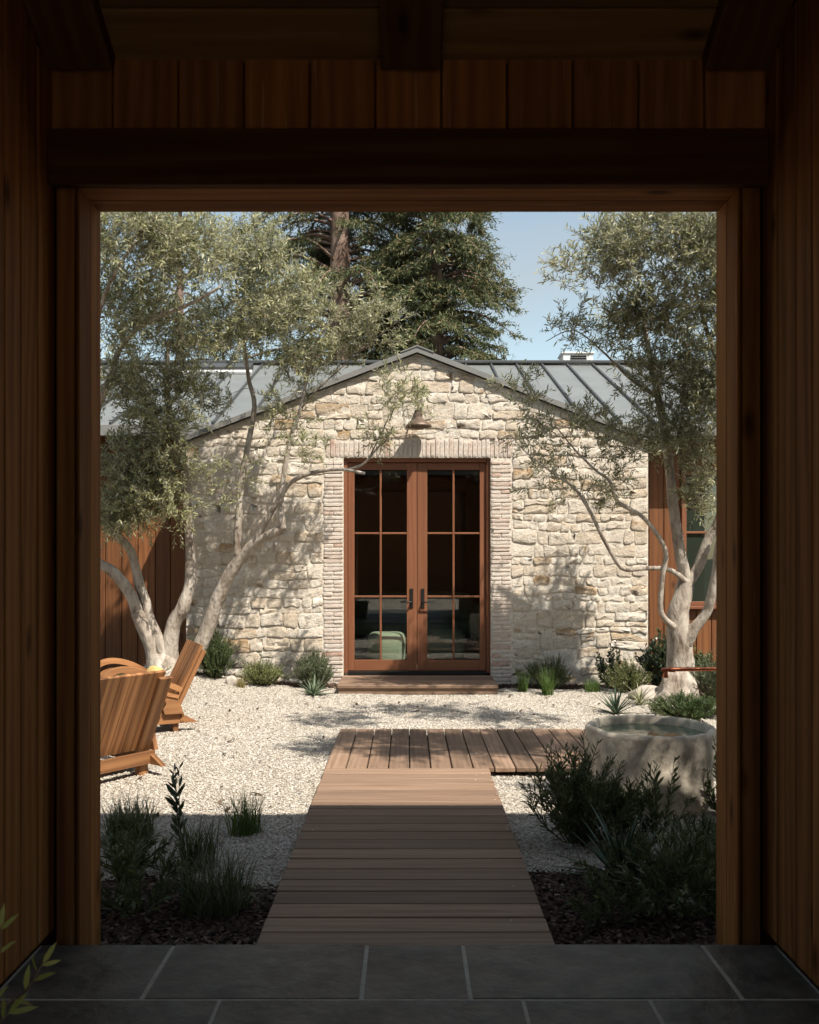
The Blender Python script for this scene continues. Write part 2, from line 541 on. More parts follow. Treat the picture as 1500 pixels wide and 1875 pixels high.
# ------------------------------------------------------------------ mesh builders
def smooth_path(pts, radii, n=4):
    P = [Vector(p) for p in pts]
    out, rr = [], []
    for i in range(len(P) - 1):
        p0, p1, p2, p3 = P[max(i - 1, 0)], P[i], P[i + 1], P[min(i + 2, len(P) - 1)]
        for k in range(n):
            u = k / n
            out.append(0.5 * ((2 * p1) + (p2 - p0) * u + (2 * p0 - 5 * p1 + 4 * p2 - p3) * u * u + (3 * p1 - p0 - 3 * p2 + p3) * u ** 3))
            rr.append(radii[i] * (1 - u) + radii[i + 1] * u)
    out.append(P[-1])
    rr.append(radii[-1])
    return out, rr


def tube(V, F, pts, radii, sides=8, wob=0.0, cap=True, seed=0.0):
    base = len(V)
    prev = None
    n = len(pts)
    for i, (p, r) in enumerate(zip(pts, radii)):
        d = (pts[min(i + 1, n - 1)] - pts[max(i - 1, 0)])
        if d.length < 1e-7: d = Vector((0, 0, 1))
        d.normalize()
        if prev is None:
            a = d.orthogonal().normalized()
        else:
            a = (prev - d * prev.dot(d))
            a = a.normalized() if a.length > 1e-6 else d.orthogonal().normalized()
        prev = a
        c = d.cross(a)
        for k in range(sides):
            th = 2 * math.pi * k / sides
            rk = r
            if wob:
                q = p * 6.0
                rk = r * (1 + wob * noise.noise(Vector((q.x + math.cos(th) * 1.3, q.y + math.sin(th) * 1.3, q.z * 0.6 + seed)))
                          + wob * .5 * noise.noise(Vector((p.x * 22 + math.cos(th) * 3, p.y * 22 + math.sin(th) * 3, p.z * 14 + seed))))
            V.append(p + (a * math.cos(th) + c * math.sin(th)) * rk)
    for i in range(n - 1):
        for k in range(sides):
            k2 = (k + 1) % sides
            F.append((base + i * sides + k, base + i * sides + k2, base + (i + 1) * sides + k2, base + (i + 1) * sides + k))
    if cap:
        F.append(tuple(base + (n - 1) * sides + k for k in range(sides)))
        F.append(tuple(base + k for k in reversed(range(sides))))


def leaves_tris(pos, d, nrm, ln, wd, bend=0.12, quad=False):
    """many leaf blades at once; returns vertices and triangles"""
    pos, d, nrm = np.asarray(pos), np.asarray(d), np.asarray(nrm)
    n = len(pos)
    d = d / (np.linalg.norm(d, axis=1, keepdims=True) + 1e-9)
    s = np.cross(d, nrm)
    s /= (np.linalg.norm(s, axis=1, keepdims=True) + 1e-9)
    u = np.cross(s, d)
    ln = np.asarray(ln).reshape(-1, 1) * np.ones((n, 1))
    wd = np.asarray(wd).reshape(-1, 1) * np.ones((n, 1))
    if quad:
        v = np.stack([pos, pos + d * ln * .45 + s * wd * .5 + u * ln * bend * .5, pos + d * ln * .45 - s * wd * .5 + u * ln * bend * .5, pos + d * ln], 1)
        tri = np.array([[0, 1, 2], [2, 1, 3]])
        k = 4
    else:
        v = np.stack([pos,
                      pos + d * ln * .32 + s * wd * .46 + u * ln * bend * .6, pos + d * ln * .32 - s * wd * .46 + u * ln * bend * .6,
                      pos + d * ln * .70 + s * wd * .40 + u * ln * bend * .7, pos + d * ln * .70 - s * wd * .40 + u * ln * bend * .7,
                      pos + d * ln], 1)
        tri = np.array([[0, 1, 2], [2, 1, 3], [2, 3, 4], [4, 3, 5]])
        k = 6
    T = (tri[None] + (np.arange(n) * k)[:, None, None]).reshape(-1, 3)
    return v.reshape(-1, 3), T


def unit(rng, n):
    v = rng.normal(size=(n, 3))
    return v / np.linalg.norm(v, axis=1, keepdims=True)


# ================================================================== GROUND
me = mesh_pd("ground", [(-400, -400, -0.03), (400, -400, -0.03), (400, 400, -0.03), (-400, 400, -0.03)], [(0, 1, 2, 3)], M['soil'])
add("ground", me, kind="structure")

FAC_Y, UX = 10.6, 0.10          # facade plane and the centre line of the gable
GRAVEL = (-7.0, 7.0, 4.05, 10.42)


def front_edge(x):              # where the gravel ends towards the viewer (ragged edge of the planting beds)
    return 4.22 + 0.10 * math.sin(x * 2.1) + 0.06 * math.sin(x * 5.3 + 1) + (0.02 if x > 0 else 0)


def back_edge(x):               # where it ends at the beds below the house wall
    e = 10.18 + 0.07 * math.sin(x * 2.7 + .4) + 0.04 * math.sin(x * 6.1)
    if x < -2.2: e -= min(1.1, (-2.2 - x) * 0.9)
    if x > 2.1: e -= min(1.6, (x - 2.1) * 1.35)
    return e


def bedz(x, y):
    """height of the ground: flat court, mounded beds under the two olive trees"""
    z = 0.0
    for cx, cy, r, h in ((-2.75, 10.1, 1.3, 0.20), (2.85, 9.5, 1.0, 0.05)):
        q = ((x - cx) ** 2 + (y - cy) ** 2) / (r * r)
        z += h * math.exp(-q * 1.4)
    return z


def sheet(name, x0, x1, y0f, y1f, nx, ny, zoff, mat, amp, kind='structure'):
    V, F = [], []
    for i in range(nx + 1):
        x = x0 + (x1 - x0) * i / nx
        ya, yb = y0f(x), y1f(x)
        for j in range(ny + 1):
            y = ya + (yb - ya) * j / ny
            V.append((x, y, bedz(x, y) + zoff + amp * noise.noise(Vector((x * 1.9, y * 1.9, 3.3)))))
    for i in range(nx):
        for j in range(ny):
            a = i * (ny + 1) + j
            F.append((a, a + ny + 1, a + ny + 2, a + 1))
    return add(name, mesh_pd(name, V, F, mat, True), kind=kind)


sheet("gravel_court", -7, 7, front_edge, back_edge, 140, 90, 0.0, M['gravel_sheet'], 0.010)
sheet("planting_bed", -7, 7, lambda x: 3.15, lambda x: front_edge(x) + .05, 120, 14, -0.012, M['soil'], 0.02)
sheet("planting_bed", -7, 7, lambda x: back_edge(x) - .05, lambda x: 11.5, 120, 14, -0.010, M['soil'], 0.015)


def scatter(name, n, region, size, flat, mat, zoff, label, cat, rng, elong=1.0, keep=None):
    """loose pieces lying on the ground, each a small angular solid"""
    x = rng.uniform(region[0], region[1], n)
    y = rng.uniform(region[2], region[3], n)
    ok = np.array([keep(a, c) for a, c in zip(x, y)])
    # only what lies within reach of the opening's view
    ok &= np.abs(x) < 0.40 * y + 0.55
    x, y = x[ok], y[ok]
    n = len(x)
    z = np.array([bedz(a, c) + 0.010 * noise.noise(Vector((a * 1.9, c * 1.9, 3.3))) for a, c in zip(x, y)]) + zoff
    s = size * rng.uniform(0.55, 1.35, n)
    oct_ = np.array([[1, 0, 0], [-1, 0, 0], [0, 1, 0], [0, -1, 0], [0, 0, 1], [0, 0, -1]], float)
    v = oct_[None] * rng.uniform(0.6, 1.15, (n, 6, 1)) + rng.uniform(-.25, .25, (n, 6, 3))
    v = v * np.stack([elong * np.ones(n), np.ones(n), flat * np.ones(n)], 1)[:, None, :]
    a = rng.uniform(0, 2 * math.pi, n)
    tl = rng.normal(0, 0.35, n)
    ca, sa, ct, st = np.cos(a), np.sin(a), np.cos(tl), np.sin(tl)
    vx = v[..., 0] * ct[:, None] - v[..., 2] * st[:, None]
    vz = v[..., 0] * st[:, None] + v[..., 2] * ct[:, None]
    X = vx * ca[:, None] - v[..., 1] * sa[:, None]
    Yv = vx * sa[:, None] + v[..., 1] * ca[:, None]
    W = np.stack([X, Yv, vz], -1) * s[:, None, None]
    W += np.stack([x, y, z], 1)[:, None, :]
    W = W[:, :5]                     # the underside lies in the bed and is left open
    tri = np.array([[0, 2, 4], [2, 1, 4], [1, 3, 4], [3, 0, 4]])
    T = (tri[None] + (np.arange(n) * 5)[:, None, None]).reshape(-1, 3)
    return add(name, mesh_tris(name, W.reshape(-1, 3), T, mat), label=label, cat=cat, kind="stuff")


DK_X0, DK_X1 = -0.55, 0.53          # the boardwalk's sides
DK_Y0, DK_Y1, DK_Y2 = 3.16, 6.20, 7.52
DK_Z = 0.060
SHORT_X1 = 4.0


def off_deck(x, y):
    if DK_X0 - .01 < x < DK_X1 + .01 and y < DK_Y2 + .01: return False
    if DK_X0 - .01 < x < SHORT_X1 and DK_Y1 - .01 < y < DK_Y2 + .01: return False
    if -0.80 < x < 1.02 and 9.75 < y: return False
    return True


def in_gravel(x, y):
    return front_edge(x) - .06 * abs(noise.noise(Vector((x * 9, y * 9, 0)))) < y < back_edge(x) + .05 * noise.noise(Vector((x * 7, y * 7, 2))) and off_deck(x, y)


scatter("gravel", 420000, (-4.6, 4.6, 4.1, 10.3), 0.0064, 0.72, M['pebble'], 0.004, "loose cream gravel covering the sunlit courtyard", "gravel", np.random.default_rng(1), 1.25, in_gravel)
scatter("bark_mulch", 30000, (-2.8, 2.8, 3.18, 4.35), 0.0105, 0.35, M['mulch'], 0.0, "dark bark mulch in the beds beside the boardwalk", "mulch", np.random.default_rng(2), 1.9,
        lambda x, y: y < front_edge(x) + .05 and off_deck(x, y))
scatter("leaf_litter", 16000, (-4.4, 4.4, 8.3, 11.3), 0.015, 0.35, M['mulch'], 0.0, "brown leaf litter along the foot of the house", "leaf litter", np.random.default_rng(3), 1.8,
        lambda x, y: y > back_edge(x) - .06 and off_deck(x, y) and (y < FAC_Y or x < -2.6 or x > 2.8))
# scattered stray leaves on the gravel
scatter("fallen_leaves", 420, (-4.0, 4.0, 4.4, 10.1), 0.014, 0.25, M['mulch'], 0.016, "dry fallen leaves scattered thinly over the gravel", "fallen leaves", np.random.default_rng(4), 2.0, in_gravel)

scatter("stray_gravel", 260, (DK_X0, DK_X1, 3.3, 7.4), 0.0062, 0.72, M['pebble'], DK_Z + .003, "few stray gravel bits kicked onto the boardwalk edges", "gravel", np.random.default_rng(6), 1.25,
        lambda x, y: min(x - DK_X0, DK_X1 - x) < .22 * abs(noise.noise(Vector((x * 5, y * 3, 1)))) + .02)
# added unseen gravel behind the viewer, bounces sunlight into the breezeway
add("bounce_gravel", mesh_pd("bounce_gravel", [(-9, -12, 0), (9, -12, 0), (9, -1.31, 0), (-9, -1.31, 0)], [(0, 1, 2, 3)], M['gravel_sheet']), kind="structure")
gw = box_span("sky_block_wall", -9, 9, -12.4, -12.1, -.03, 3.9, M['siding'], None, 0, label="added unseen timber wall behind the viewer that darkens the door glass reflections", cat="wall")  # added to keep bright sky out of the door glass reflections
# ------------------------------------------------------------------ boardwalk
walk = empty("boardwalk", (0, 5, 0), kind="structure")
pitch, bw = 0.1405, 0.1325
y = DK_Y0 + 0.02
k = 0
ends = random.Random(3)
while y + bw < DK_Y1 + 0.02:
    board("plank", DK_X1 - DK_X0 + ends.uniform(-.004, .004), bw, 0.030, ((DK_X0 + DK_X1) / 2, y + bw / 2, DK_Z - 0.015 + ends.uniform(-.0012, .0012)), M['deck'], walk, 'x', 0.0035)
    y += pitch
    k += 1
DECK_SPLIT = y
x = DK_X0
while x < SHORT_X1:
    board("plank", DK_Y2 - DECK_SPLIT - .004, bw, 0.030, (x + bw / 2, (DECK_SPLIT + DK_Y2) / 2 + .002, DK_Z - 0.0145 + ends.uniform(-.0012, .0012)), M['deck'], walk, 'y', 0.0035)
    x += pitch
for xx in (DK_X0 + .12, (DK_X0 + DK_X1) / 2, DK_X1 - .12):
    board("joist", DECK_SPLIT - DK_Y0, 0.04, 0.05, (xx, (DECK_SPLIT + DK_Y0) / 2, DK_Z - 0.058), M['beam'], walk, 'y', 0)
for yy in (DECK_SPLIT + .14, DK_Y2 - .14):
    board("joist", SHORT_X1 - DK_X0, 0.04, 0.05, ((SHORT_X1 + DK_X0) / 2, yy, DK_Z - 0.058), M['beam'], walk, 'x', 0)

# ------------------------------------------------------------------ slate floor
SLZ = 0.148
floor = empty("slate_floor", (0, 0, 0), kind="structure")
box_span("grout_bed", -1.24, 1.24, -1.3, 3.130, -0.02, SLZ - .002, M['grout'], floor)
rows = [(3.142, 2.747, [-1.238, -0.79, -0.14, 0.185, 0.99, 1.238]),
        (2.747, 2.35, [-1.238, -0.557, 0.338, 0.714, 1.238]),
        (2.35, 1.95, [-1.238, -0.95, -0.2, 0.55, 1.238]),
        (1.95, 1.5, [-1.238, -0.5, 0.3, 1.238]),
        (1.5, 0.75, [-1.238, -0.7, 0.1, 0.9, 1.238]),
        (0.75, 0.0, [-1.238, -0.3, 0.5, 1.238]),
        (0.0, -1.3, [-1.238, 0.0, 1.238])]
for y1, y0, xs in rows:
    for a, c in zip(xs[:-1], xs[1:]):
        board("slate_tile", c - a - .011, y1 - y0 - .011, 0.04, ((a + c) / 2, (y0 + y1) / 2, SLZ - 0.02 + ends.uniform(-.001, .001)), M['slate'], floor, 'x', 0.003)

# ================================================================== BREEZEWAY (the timber gate house we stand in)
bz = empty("timber_breezeway", (0, 3.3, 0), label="dark stained timber breezeway framing the view into the courtyard", cat="breezeway")
WX = 1.228                 # inner half width
FY0, FY1 = 3.15, 3.40     # thickness of the gate wall
OPX, OPZ = 1.130, 2.722   # opening half width and head height
SLOPE = 0.52
CEIL_Y, CEIL_Z = 3.20, 3.17


YR, BACK = 0.95, -1.30      # ridge line and open back end


def ceil_z(y):
    return CEIL_Z + SLOPE * (CEIL_Y - YR - abs(y - YR))


# side walls: backing and vertical boards
def gable_wall(x0, x1, mat, name):
    V, F = [], []
    for xx in (x0, x1):
        V += [(xx, BACK, 0.0), (xx, 3.3, 0.0), (xx, 3.3, ceil_z(3.3) + .02), (xx, YR, ceil_z(YR) + .02), (xx, BACK, ceil_z(BACK) + .02)]
    F = [(0, 1, 2, 3, 4), (9, 8, 7, 6, 5)] + [(i, 5 + i, 5 + (i + 1) % 5, (i + 1) % 5) for i in range(5)]
    return add(name, mesh_pd(name, V, F, mat), bz)


for s in (-1, 1):
    xa, xb = sorted((s * (WX + .022), s * (WX + .18)))
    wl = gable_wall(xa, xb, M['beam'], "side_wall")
    y = 3.225
    wr = random.Random(11 + s)
    while y > BACK + .15:
        w = wr.choice((0.118, 0.132, 0.145))
        zt = ceil_z(y - w) if y > 0 else 5
        hgt = min(ceil_z(y), ceil_z(y - w)) - 0.165
        board("board", hgt, w - 0.005, 0.022, (s * (WX + .0115 + wr.uniform(0, .003)), y - w / 2, 0.165 + hgt / 2), M['frame'], wl, 'z', 0.004)
        y -= w
    # corner post between side wall and jamb
    box_span("corner_post", *sorted((s * 1.163, s * 1.2265)), 3.232, 3.38, -0.02, 3.05, M['frame'], bz, 0.004)
    box_span("recess_back", *sorted((s * 1.1425, s * 1.1625)), 3.345, 3.38, -0.02, 2.80, M['beam'], bz, 0)
# gate walls seen from outside, front and back, left and right of the openings
for yy0, yy1 in ((3.382, 3.398),):
    for s in (-1, 1):
        a, c = sorted((s * 1.1425, s * 6.2))
        box_span("outer_wall", a, c, yy0, yy1, -0.02, 3.0, M['siding'], bz, 0)
    box_span("outer_wall", -1.1424, 1.1424, yy0, yy1, 2.755, 3.0, M['siding'], bz, 0)
# jamb lining and head lining, two planks each
for s in (-1, 1):
    xa, xb = sorted((s * OPX, s * (OPX + .012)))
    ln_ = empty("jamb_lining", (s * OPX, 3.27, 0), parent=bz)
    WM[ln_] = Matrix.Translation((s * OPX, 3.27, 0))
    ln_.matrix_parent_inverse = WM[bz].inverted()
    box_span("board", xa, xb, 3.190, 3.298, -.02, OPZ, M['frame'], ln_, 0.003)
    box_span("board", xa, xb, 3.300, 3.410, -.02, OPZ, M['frame'], ln_, 0.003)
for yy0, yy1 in ((3.190, 3.298), (3.300, 3.410)):
    board("head_lining", 2 * OPX + .024, yy1 - yy0, 0.030, (0, (yy0 + yy1) / 2, OPZ + .0155), M['frame'], bz, 'x', 0.003)
# header beam, boards above, ceiling boards, rafters
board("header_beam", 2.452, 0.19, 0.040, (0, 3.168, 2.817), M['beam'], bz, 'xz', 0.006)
x = -1.2485
for wv_ in (0.227,) * 11:
    board("frieze_board", 0.31, wv_ - .006, 0.022, (x + wv_ / 2, 3.212, 3.06), M['frame'], bz, 'zx', 0.004)
    x += wv_
box_span("frieze_back", -1.226, 1.226, 3.226, 3.30, 2.93, 3.20, M['beam'], bz, 0)
th = math.atan(SLOPE)


def slope_frame(side):
    """axes of the roof slope: length along x, width up the slope, thickness normal"""
    up = Vector((0, -math.cos(th) * side, math.sin(th)))
    nn = Vector((0, math.sin(th) * side, math.cos(th)))
    xx = up.cross(nn)
    return Matrix((xx, up, nn)).transposed(), up, nn


ceiling = empty("ceiling", (0, CEIL_Y, CEIL_Z), parent=bz)
ceiling.matrix_parent_inverse = WM[bz].inverted()
R3, up, nn = slope_frame(1)
cw = 0.197
for i in range(12):
    c = Vector((0, CEIL_Y, CEIL_Z)) + up * (cw * (i + .5) - 0.02) + nn * .011
    board("board", 2.452, cw - .005, 0.020, c, M['ceil'], ceiling, R3, 0.004)
for xa, xb in ((-1.226, -1.005), (-0.094, 0.113), (1.007, 1.226)):
    l = 2.4
    R = Matrix((up, nn.cross(up), nn)).transposed()
    c = Vector(((xa + xb) / 2, CEIL_Y, CEIL_Z)) + up * (l / 2 + .01) - nn * .036
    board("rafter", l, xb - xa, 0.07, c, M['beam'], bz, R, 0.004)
for side, eave in ((1, 3.55), (-1, BACK - .15)):
    V = []
    for (yy, dz_) in ((eave, 0), (YR, 0), (YR, .15), (eave, .15)):
        for xx in (-6.6, 6.6):
            V.append((xx, yy, ceil_z(yy) + .027 + dz_))
    F = [(0, 1, 3, 2), (2, 3, 5, 4), (4, 5, 7, 6), (6, 7, 1, 0), (0, 2, 4, 6), (1, 7, 5, 3)]
    add("roof", mesh_pd("roof", V, F, M['trim']), bz)

# ================================================================== HOUSE
house = empty("stone_house", (UX, FAC_Y, 0), label="cream rubble stone gabled house with standing seam roof and timber wings", cat="house")
HW, EZ, RIDGE_Z = 2.64, 2.79, 3.80
GS = (RIDGE_Z - EZ) / HW
DHW, DTOP = 0.842, 2.582          # door opening
SILL = 0.115
BRK, SOLD = 1.075, 2.80           # outer edge of the brick surround, top of the soldier course


def gz(u):
    return RIDGE_Z - GS * abs(u)


# core of the wall (lime mortar), with the door opening and both returns
def prism(name, poly, y0, y1, mat, parent):
    n = len(poly)
    V = [(UX + u, y0, v) for u, v in poly] + [(UX + u, y1, v) for u, v in poly]
    F = [tuple(range(n)), tuple(reversed(range(n, 2 * n)))] + [(i, n + i, n + (i + 1) % n, (i + 1) % n) for i in range(n)]
    return add(name, mesh_pd(name, V, F, mat), parent)


core = prism("stone_wall", [(-HW, -.05), (-DHW, -.05), (-DHW, DTOP), (DHW, DTOP), (DHW, -.05), (HW, -.05), (HW, gz(HW) - .03), (0, gz(0) - .03), (-HW, gz(HW) - .03)], FAC_Y + .012, FAC_Y + .34, M['mortar'], house)
for s in (-1, 1):
    a, c = sorted((UX + s * HW, UX + s * (HW - .3)))
    box_span("return_wall", a, c, FAC_Y + .341, 11.5, -.05, 2.74, M['mortar'], house)


def clip(poly, nx, ny, d):
    """keep the part with nx*u + ny*v <= d"""
    out = []
    for i in range(len(poly)):
        a, c = poly[i], poly[(i + 1) % len(poly)]
        fa, fc = nx * a[0] + ny * a[1] - d, nx * c[0] + ny * c[1] - d
        if fa <= 0: out.append(a)
        if fa * fc < 0:
            q = fa / (fa - fc)
            out.append((a[0] + (c[0] - a[0]) * q, a[1] + (c[1] - a[1]) * q))
    return out


def warp(u, v):
    return (u + 0.028 * noise.noise(Vector((u * 2.2, v * 3.1, 5.0))), v + 0.036 * noise.noise(Vector((u * 1.7, v * 2.6, 9.0))) + 0.012 * noise.noise(Vector((u * 6, v * 6, 1.0))))


SR = random.Random(21)


STONES = []


def stone_piece(poly, name, mat, proud, rough, parent):
    a2 = sum(poly[i][0] * poly[(i + 1) % len(poly)][1] - poly[(i + 1) % len(poly)][0] * poly[i][1] for i in range(len(poly))) / 2
    if a2 < 0: poly = poly[::-1]; a2 = -a2
    if a2 < (0.0022 if name == "stone" else .0008): return
    cu = sum(p[0] for p in poly) / len(poly)
    cv = sum(p[1] for p in poly) / len(poly)
    ext = math.sqrt(a2)
    n = len(poly)
    V, F = [], []
    tiltu, tiltv = SR.uniform(-.05, .05), SR.uniform(-.10, .04)
    if name == "brick": tiltu = tiltv = 0
    sd = SR.uniform(0, 99)

    def ring(inset, depth, jit):
        base = len(V)
        for (u, v) in poly:
            du, dv = cu - u, cv - v
            l = math.hypot(du, dv) or 1
            q = min(inset, l * .9)
            uu, vv = u + du / l * q, v + dv / l * q
            z = depth + (tiltu * (uu - cu) + tiltv * (vv - cv)) * (1 if depth > 0 else 0) + jit * noise.noise(Vector((uu * 14, vv * 14, sd)))
            V.append((uu - cu, -z, vv - cv))
        return base

    r0 = ring(0.0, -0.02, 0)
    r1 = ring(0.002, proud * .75, rough * .6)
    r1b = ring(0.002, proud * .75, rough * .6)
    r2 = ring(0.010, proud, rough)
    r3 = ring(ext * .24 + .010, proud * 1.05, rough * 1.3)
    V.append((0, -(proud * 1.05 + rough * SR.uniform(-.8, .8)), 0))
    for ra, rb in ((r0, r1), (r1b, r2), (r2, r3)):
        for i in range(n):
            j = (i + 1) % n
            F.append((ra + i, ra + j, rb + j, rb + i))
    c = len(V) - 1
    for i in range(n):
        F.append((r3 + i, r3 + (i + 1) % n, c))
    STONES.append((a2, name, V, F, mat, parent, (UX + cu, FAC_Y + .012, cv)))


def place_stones():
    for nm in ("stone", "brick"):
        lst = sorted((q for q in STONES if q[1] == nm), key=lambda q: -q[0])
        for (a2, name, V, F, mat, parent, loc) in lst[:300]:
            o = add(name, mesh_pd(name, V, F, mat, True), parent)
            o.location = loc
            WM[o] = Matrix.Translation(loc)
        JV, JF = [], []
        for (a2, name, V, F, mat, parent, loc) in lst[300:]:
            b0 = len(JV)
            JV += [(v[0] + loc[0], v[1] + loc[1], v[2] + loc[2]) for v in V]
            JF += [tuple(b0 + k for k in f) for f in F]
        print(nm, len(lst))
        if JV:
            add("small_" + nm + "s", mesh_pd("small_" + nm + "s", JV, JF, lst[0][4], True), lst[0][5], kind="stuff")


def outline(u0, u1, v0, v1, step=0.065, gap=0.0045):
    u0, u1, v0, v1 = u0 + gap, u1 - gap, v0 + gap, v1 - gap
    pts = []
    jt = .011 if step < .1 else .003
    r = min(.02, (u1 - u0) * .22, (v1 - v0) * .25)

    def side(a, c):
        l = math.hypot(c[0] - a[0], c[1] - a[1])
        n = max(1, int(l / step))
        for k in range(n):
            q = k / n
            pts.append((a[0] + (c[0] - a[0]) * q + SR.uniform(-jt, jt), a[1] + (c[1] - a[1]) * q + SR.uniform(-jt, jt)))

    ra, rb, rc, rd = (r * SR.uniform(.3, 1.3) for _ in range(4))
    side((u0 + ra, v0), (u1 - rb, v0)); side((u1 - rb, v0), (u1, v0 + rb))
    side((u1, v0 + rb), (u1, v1 - rc)); side((u1, v1 - rc), (u1 - rc, v1))
    side((u1 - rc, v1), (u0 + rd, v1)); side((u0 + rd, v1), (u0, v1 - rd))
    side((u0, v1 - rd), (u0, v0 + ra)); side((u0, v0 + ra), (u0 + ra, v0))
    return pts


def zone(u0, u1, v0, v1):
    v = v0
    while v < v1 - .04:
        h = SR.choice((.07, .09, .105, .12, .135, .15, .165, .18))
        if v1 - (v + h) < .08: h = v1 - v
        u = u0 + (0 if SR.random() < .5 else -SR.uniform(0, .0))
        while u < u1 - .02:
            w = SR.uniform(.8, 2.5) * max(h, .115) if SR.random() < .85 else SR.uniform(.09, .14)
            if u1 - (u + w) < .12: w = u1 - u
            cells = [(u, u + w, v, v + h)]
            if h > .15 and SR.random() < .40:
                q = SR.uniform(.3, .7)
                cells = [(u, u + w, v, v + h * q), (u, u + w, v + h * q, v + h)]
                if w > .34 and SR.random() < .6:
                    k = SR.uniform(.35, .65)
                    cells = [(u, u + w * k, v, v + h * q), (u + w * k, u + w, v, v + h * q), (u, u + w, v + h * q, v + h)]
            for c in cells:
                poly = [warp(*p) for p in outline(*c)]
                poly = [(min(max(a, u0 + .002), u1 - .002), max(b_, -.05)) for a, b_ in poly]
                g = math.sqrt(1 + GS * GS)
                poly = clip(poly, GS / g, 1 / g, (RIDGE_Z - .045) / g)
                if poly: poly = clip(poly, -GS / g, 1 / g, (RIDGE_Z - .045) / g)
                if len(poly) >= 4:
                    stone_piece(poly, "stone", M['stone'], SR.uniform(.003, .017), .009, core)
            u += w
        v += h


zone(-HW, -BRK, -.04, SOLD)
zone(BRK, HW, -.04, SOLD)
zone(-HW, HW, SOLD, RIDGE_Z)
# brick surround: thin stacked courses at the sides, soldiers over the head
for s in (-1, 1):
    v = -.02
    while v < SOLD - .03:
        if v > DTOP - .02 and False: break
        h = SR.uniform(.040, .052)
        a, c = (DHW + .004, BRK - .002)
        ua, uc = (a, c) if s > 0 else (-c, -a)
        uo = SR.uniform(-.012, .012)
        pieces = [(ua, uc)] if SR.random() < .62 else [(ua, ua + (uc - ua) * .5), (ua + (uc - ua) * .5, uc)]
        if v + h > DTOP - .005: break
        for (p0, p1) in pieces:
            stone_piece([(a_ , b_) for a_, b_ in outline(p0 + (uo if s < 0 and p0 == ua else 0), p1 + (uo if s > 0 and p1 == uc else 0), v, v + h - .002, 0.12, .003)], "brick", M['brick'], SR.uniform(.006, .014), .003, core)
        v += h
u = -BRK + .03
while u < BRK - .04:
    w = SR.uniform(.045, .058)
    stone_piece(outline(u, u + w - .002, DTOP + .006, SOLD + SR.uniform(-.03, .01), 0.12, .003), "brick", M['brick'], SR.uniform(.006, .014), .003, core)
    u += w

place_stones()
# gable roof: two slopes with rake trim and ridge cap
for s in (-1, 1):
    V = []
    for yy in (FAC_Y - .035, 13.3):
        for (u, dz) in ((0, 0), (s * (HW + .06), 0), (s * (HW + .06), .045), (0, .045)):
            V.append((UX + u, yy, gz(u) + dz - .015))
    F = [(0, 1, 2, 3), (7, 6, 5, 4), (0, 4, 5, 1), (1, 5, 6, 2), (2, 6, 7, 3), (3, 7, 4, 0)]
    gr = add("gable_roof", mesh_pd("gable_roof", V, F, M['metal']), house)
    V = []
    for yy in (FAC_Y - .055, FAC_Y - .036):
        for (u, dz) in ((0, -.008), (s * (HW + .08), -.008), (s * (HW + .08), .052), (0, .052)):
            V.append((UX + u, yy, gz(u) + dz - .015))
    add("rake_trim", mesh_pd("rake_trim", V, F, M['trim']), gr)
ang = math.atan(GS)
V, F = [], []
for yy in (FAC_Y - .065, 13.2):
    for (u, dz) in ((-.19, .040), (0, .040), (.19, .040), (.19, .054), (0, .056), (-.19, .054)):
        V.append((UX + u, yy, gz(u) + dz))
F = [(0, 1, 4, 5), (1, 2, 3, 4), (11, 10, 7, 6), (10, 9, 8, 7)] + [(i, 6 + i, 6 + (i + 1) % 6, (i + 1) % 6) for i in range(6)]
add("ridge_cap", mesh_pd("ridge_cap", V, F, M['trim']), house)

